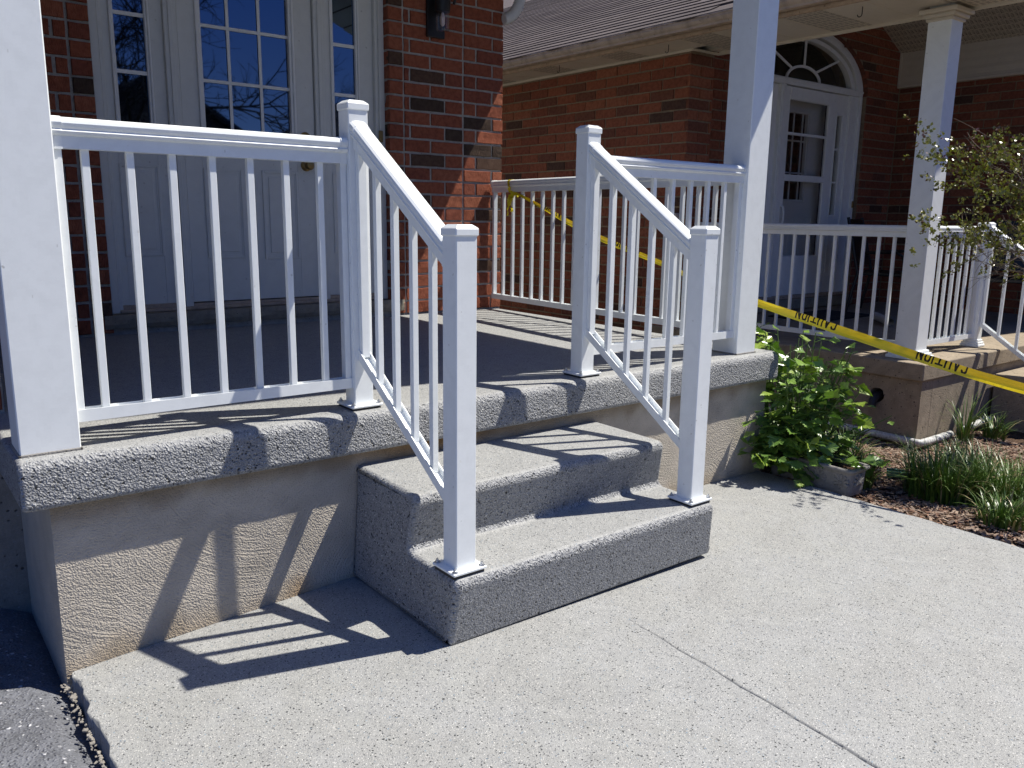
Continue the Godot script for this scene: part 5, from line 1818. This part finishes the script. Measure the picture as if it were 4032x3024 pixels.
func build_plants() -> void:
	# bushy leafy herb at the corner of the slab
	var t := thing("leafy_plant", "bushy bright green plant with lobed leaves growing beside the slab corner", "plant", Vector3(3.42, -0.1, -0.08))
	rng.seed = 2024
	var kinds := []
	var mbs := []
	for k in 12:
		var tone: Color = [Color(0.145, 0.25, 0.045), Color(0.185, 0.305, 0.05), Color(0.115, 0.205, 0.045), Color(0.23, 0.32, 0.05)][k % 4]
		mbs.append(leaf_mb(k, tone))
		kinds.append(mbs[k].mesh(M.leaf))
	var stems := MB.new()
	var leaves := []
	var c0 := Vector3(3.30, -0.1, -0.02)
	for i in 150:
		var a := rng.randf() * TAU
		var rr := sqrt(rng.randf())
		var foot := c0 + Vector3(cos(a) * 0.11 * rr, 0.0, sin(a) * 0.13 * rr)
		foot.y = bed_y(foot.x, foot.z) - 0.01
		var tall := rng.randf_range(0.16, 0.80) * (1.0 - 0.25 * rr * rng.randf())
		if i == 0: tall = 0.80
		if i == 1: tall = 0.74
		var spread := rng.randf_range(0.12, 0.30) * (0.35 + rr) * (1.1 - 0.5 * tall)
		var tip := foot + Vector3(cos(a) * spread, tall, sin(a) * spread)
		if i == 0: tip = Vector3(3.50, 0.585, -0.16)
		if i == 1: tip = Vector3(3.36, 0.66, -0.34)
		if i > 120: # low stems that hang over the planter and the walk
			tip = Vector3(rng.randf_range(3.02, 3.2), rng.randf_range(-0.02, 0.22), rng.randf_range(0.03, 0.24))
			foot = Vector3(rng.randf_range(3.12, 3.24), -0.07, rng.randf_range(-0.02, 0.1))
		if tip.x < 3.09 and tip.z < 0.0: tip.z = rng.randf_range(0.03, 0.1)
		if tip.x < 3.14 and tip.z < 0.04 and tip.y > 0.4: tip.x = 3.18
		tip.x = minf(tip.x, 3.56 + rng.randf() * 0.05)
		var mid := foot.lerp(tip, 0.55) + Vector3(0, 0.06, 0)
		stems.tube([foot, mid, tip], [0.005, 0.0042, 0.0025], 5, false)
		var nl := rng.randi_range(6, 10)
		for j in nl:
			var f := 1.0 - 0.62 * (j / float(nl)) * rng.randf_range(0.5, 1.2)
			var p := mid.lerp(tip, clampf((f - 0.45) / 0.55, 0.0, 1.0)) if f > 0.45 else foot.lerp(mid, f / 0.45)
			var b := rng.randf() * TAU
			var outw := (tip - c0)
			outw.y = 0
			outw = outw.normalized() if outw.length() > 0.02 else Vector3(1, 0, 0)
			var d := (Vector3(cos(b), rng.randf_range(-0.25, 0.5), sin(b)) + outw * 0.6).normalized()
			var st := rng.randf_range(0.03, 0.10) if j > 0 else 0.0
			var q := p + d * st
			if q.x < 3.14 and q.z < 0.03 and q.y > 0.40: continue
			if q.x < 3.08 and q.z < -0.01: continue
			if q.x > 3.40 + 0.04 * sin(q.y * 30.0): continue
			if q.y < bed_y(q.x, q.z) + 0.02: continue
			if st > 0: stems.tube([p, p.lerp(q, 0.5) + Vector3(0, 0.008, 0), q], [0.0022, 0.0018, 0.0014], 4, false)
			var up := (Vector3.UP + Vector3(rng.randfn(), rng.randfn() * 0.3, rng.randfn()) * 0.5 + d * -0.2).normalized()
			var zz := (d + Vector3(0, -0.15, 0)).normalized()
			var xx := up.cross(zz).normalized()
			up = zz.cross(xx)
			var sc := rng.randf_range(0.038, 0.10)
			leaves.append([Transform3D(Basis(xx * sc * rng.randf_range(0.85, 1.25), up * sc, zz * sc), q), rng.randi() % 12])
	part("stem", stems, M.stem, t)
	leaves.sort_custom(func(x, y): return x[0].origin.distance_to(CAM) < y[0].origin.distance_to(CAM))
	var rest := MB.new()
	for i in leaves.size():
		if i < 295: put("leaf", kinds[leaves[i][1]], t, leaves[i][0])
		else: rest.add(mbs[leaves[i][1]], leaves[i][0])
	if rest.v.size() > 0: part("leaf", rest, M.leaf, t).set_meta("kind", "stuff")
	# grass clumps
	var spots := [
		[3.61, 0.64, 0.18, 720, 0.31, "big dark green grass clump on the mulch close to the walk"],
		[3.74, 0.88, 0.19, 620, 0.30, "thick grass clump at the right frame edge beside the walk"],
		[4.02, 0.60, 0.16, 420, 0.26, "grass clump behind the biggest clump, out in the mulch"],
		[3.36, 0.34, 0.055, 190, 0.20, "upright yellow green grass tuft growing right behind planter's end"],
		[3.66, 0.07, 0.08, 230, 0.30, "arching grass tuft between leafy plant and neighbour's foundation"],
		[5.35, -0.02, 0.05, 60, 0.40, "sparse tall grass tuft against neighbour's sunlit foundation"],
		[5.62, 0.06, 0.07, 130, 0.22, "low grass tuft beside the short white pipe"],
		[3.33, 1.02, 0.10, 260, 0.16, "low grass patch at walk edge in lower right"]]
	for s in spots:
		var m := MB.new()
		for i in s[3]:
			var a := rng.randf() * TAU
			var rr: float = sqrt(rng.randf()) * s[2]
			var p := Vector3(s[0] + cos(a) * rr, 0, s[1] + sin(a) * rr)
			p.y = bed_y(p.x, p.z)
			if p.x < 3.08: continue
			var l: float = s[4] * rng.randf_range(0.5, 1.15)
			var lean := rng.randf_range(0.2, 1.35)
			var ld := Vector3(cos(a + rng.randfn() * 0.7), 0, sin(a + rng.randfn() * 0.7))
			var wd := rng.randf_range(0.0025, 0.0052)
			var sd := ld.cross(Vector3.UP).normalized()
			var tn := rng.randf()
			m.c = Color(0.05, 0.105, 0.018).lerp(Color(0.10, 0.165, 0.028), tn) if rng.randf() < 0.9 else Color(0.3, 0.25, 0.13)
			if s[5].contains("yellow"): m.c = m.c.lerp(Color(0.14, 0.19, 0.04), 0.6)
			var pp := p
			var dirv := (Vector3.UP + ld * 0.2 * lean).normalized()
			var k := 5
			var pa := -1
			var pb := -1
			for j in k + 1:
				var w := wd * (1.0 - pow(float(j) / k, 2.0))
				var nn := sd.cross(dirv).normalized()
				var ia := m.vert(pp - sd * w, nn)
				var ib := m.vert(pp + sd * w, nn)
				if j > 0: m.quadi(pa, pb, ib, ia)
				pa = ia
				pb = ib
				pp += dirv * (l / k)
				dirv = (dirv + ld * 0.34 * lean + Vector3(0, -0.22 * lean, 0) * j * 0.45).normalized()
		tag(part("grass_clump", m, M.blade), s[5], "grass clump", "grass clumps on the mulch bed")
	shrub()

func twig(m: MB, p: Vector3, d: Vector3, l: float, r: float, depth: int, tips: Array, jit: float, rg: RandomNumberGenerator) -> void:
	var pts := [p]
	var rad := [r]
	var q := p
	var dd := d
	var seg := 4
	for i in seg:
		dd = (dd + Vector3(rg.randfn(), rg.randfn(), rg.randfn()) * jit).normalized()
		q += dd * (l / seg)
		pts.append(q)
		rad.append(r * (1.0 - 0.45 * (i + 1) / seg))
		if depth > 0 and i > 0:
			for c in (2 if rg.randf() < 0.5 else 1):
				var ax := dd.cross(Vector3(rg.randfn(), rg.randfn(), rg.randfn())).normalized()
				twig(m, q, dd.rotated(ax, rg.randf_range(0.4, 0.95)), l * rg.randf_range(0.45, 0.68), r * 0.55, depth - 1, tips, jit, rg)
		if depth <= 1: tips.append([q, dd, depth == 0 and i == seg - 1])
	m.tube(pts, rad, 5 if depth < 2 else 7, false)

func shrub() -> void:
	var t := thing("shrub", "shrub with thin twigs, small yellow green leaves and reddish tips at right edge", "shrub", Vector3(3.9, -0.15, 1.05))
	var rg := RandomNumberGenerator.new()
	rg.seed = 314
	var m := MB.new()
	var tips := []
	var foot := Vector3(4.52, bed_y(4.5, 1.2) - 0.02, 1.15)
	var head := Vector3(4.363, 0.871, 0.786)
	m.tube([foot, Vector3(4.480, 0.145, 1.020), Vector3(4.410, 0.555, 0.879), head], [0.02, 0.017, 0.014, 0.011], 8, false)
	# main limbs of the leafy head aim at points of the crown
	for e in [[4.059, 1.386, 0.458], [4.012, 1.222, 0.388], [4.176, 1.526, 0.552], [4.106, 1.315, 0.528], [4.317, 1.573, 0.704], [4.235, 1.362, 0.598], [4.083, 1.152, 0.481], [4.293, 1.245, 0.704], [4.410, 1.456, 0.821], [4.200, 1.128, 0.622], [4.469, 1.257, 0.645], [4.153, 1.456, 0.435]]:
		var tip := Vector3(e[0], e[1], e[2])
		var d := tip - head
		twig(m, head - Vector3(0, rg.randf() * 0.25, 0) + Vector3(rg.randfn(), 0, rg.randfn()) * 0.01, (d.normalized() + Vector3(rg.randfn(), rg.randfn(), rg.randfn()) * 0.08).normalized(), d.length() * 0.95, 0.0055, 2, tips, 0.10, rg)
	# a long bare branch reaching left over the neighbour's steps
	var bare := []
	var b0 := Vector3(4.410, 0.730, 0.903)
	m.tube([b0, Vector3(4.235, 0.865, 0.739), Vector3(4.094, 0.947, 0.622), Vector3(4.059, 0.964, 0.528)], [0.008, 0.0065, 0.0055, 0.0045], 6, false)
	for e in [[3.971, 1.081, 0.359], [3.983, 1.011, 0.364], [4.024, 1.105, 0.435], [3.995, 0.964, 0.400]]:
		var d := Vector3(e[0], e[1], e[2]) - Vector3(4.059, 0.964, 0.528)
		twig(m, Vector3(4.059, 0.964, 0.528), d.normalized(), d.length(), 0.003, 2, bare, 0.14, rg)
	part("branch", m, M.bark, t)
	t.position += Vector3(0.15, 0.0, 0.15)
	var lf := MB.new()
	for e in tips:
		if e[0].y < 1.10 and rg.randf() < 0.85: continue
		var n := rg.randi_range(8, 14)
		for k in n:
			var o: Vector3 = e[0] + Vector3(rg.randfn(), rg.randfn(), rg.randfn()) * 0.008
			var red := rg.randf() < 0.10 + (0.45 if e[2] and o.y > 1.38 else 0.0)
			lf.c = (Color(0.10, 0.045, 0.035) if red else Color(0.14, 0.145, 0.03).lerp(Color(0.25, 0.23, 0.05), rg.randf()))
			var d: Vector3 = (e[1] + Vector3(rg.randfn(), rg.randfn(), rg.randfn()) * 0.8).normalized()
			var s: Vector3 = d.cross(Vector3(rg.randfn(), rg.randfn(), rg.randfn())).normalized()
			var l := rg.randf_range(0.011, 0.025)
			var w := l * 0.36
			var up: Vector3 = s.cross(d) * 0.15 * l
			lf.quad(o, o + d * l * 0.5 + s * w + up, o + d * l, o + d * l * 0.5 - s * w + up)
	part("foliage", lf, M.leaf, t).set_meta("kind", "stuff")

# ------------------------------------------------------------------ the street behind the camera, seen in the glass of the doors
func far_house(o: Vector3, w: float, d: float, hgt: float, rise: float, label: String) -> void:
	var t := thing("brick_house", label, "house", o)
	var m := MB.new()
	m.box(o + Vector3(-w / 2, -0.5, 0), o + Vector3(w / 2, hgt, d))
	m.tri(o + Vector3(-w / 2, hgt, 0), o + Vector3(0, hgt + rise, 0), o + Vector3(w / 2, hgt, 0))
	part("wall", m, M.house_far, t)
	m = MB.new()
	for s in [-1.0, 1.0]:
		var a := o + Vector3(s * (w / 2 + 0.5), hgt - 0.25, -0.5)
		var b := o + Vector3(0, hgt + rise + 0.05, -0.5)
		var z := Vector3(0, 0, d + 1.0)
		var up := Vector3(0, 0.2, 0)
		m.quad(a, b, b + z, a + z)
		m.quad(a + up, a + up + z, b + up + z, b + up)
		m.quad(a, a + up, b + up, b)
	part("roof", m, M.roof_far, t)
	for i in 3:
		m = MB.new()
		var x := o.x - w * 0.3 + i * w * 0.3
		m.box(Vector3(x - 0.6, o.y + 1.0, o.z - 0.06), Vector3(x + 0.6, o.y + 2.3, o.z + 0.02), 0.02)
		var wf := part("window", m, M.trim, t)
		m = MB.new()
		m.box(Vector3(x - 0.52, o.y + 1.08, o.z - 0.075), Vector3(x + 0.52, o.y + 2.22, o.z - 0.061))
		part("pane", m, M.glass, wf)

func build_street() -> void:
	var m := MB.new()
	m.box(Vector3(-120, -0.45, 12.0), Vector3(120, -0.40, 19.5))
	struct("road", m, M.asphalt)
	far_house(Vector3(-3.0, -0.4, 27.0), 10.5, 9.0, 3.4, 3.6, "brick house across the street, left gable in the door glass")
	far_house(Vector3(9.0, -0.4, 27.0), 10.5, 9.0, 3.4, 3.2, "brick house across the street, mirrored at the left of the door panes")
	far_house(Vector3(20.5, -0.4, 26.5), 11.5, 9.0, 3.6, 3.6, "brick house across the street, mirrored at the right of the door panes")
	far_house(Vector3(33.0, -0.4, 28.0), 11.0, 9.0, 3.4, 3.2, "brick house across the street, farthest along to the right")
	var rg := RandomNumberGenerator.new()
	for e in [[Vector3(2.6, -0.35, 8.6), 3.2, 99, "bare young tree on the front lawn, mirrored in the left sidelight"], [Vector3(17.5, -0.4, 23.5), 3.6, 7, "bare tree across the street in front of brick houses"], [Vector3(26.0, -0.4, 23.0), 3.4, 8, "bare tree across the street, mirrored in the right sidelight"]]:
		rg.seed = e[2]
		var t := thing("bare_tree", e[3], "tree", e[0])
		var tr := MB.new()
		var top: Vector3 = e[0] + Vector3(0.1, 1.5, 0)
		tr.tube([e[0], top], [0.11, 0.085], 10, false)
		part("trunk", tr, M.bark_dark, t)
		var cr := MB.new()
		var tips := []
		for k in 9:
			var a := TAU * k / 9.0 + rg.randf()
			twig(cr, top - Vector3(0, rg.randf() * 0.3, 0), Vector3(cos(a) * 0.7, 1.0 + rg.randf(), sin(a) * 0.7).normalized(), e[1] * rg.randf_range(0.6, 0.9), 0.045, 4, tips, 0.12, rg)
		part("crown", cr, M.bark_dark, t)
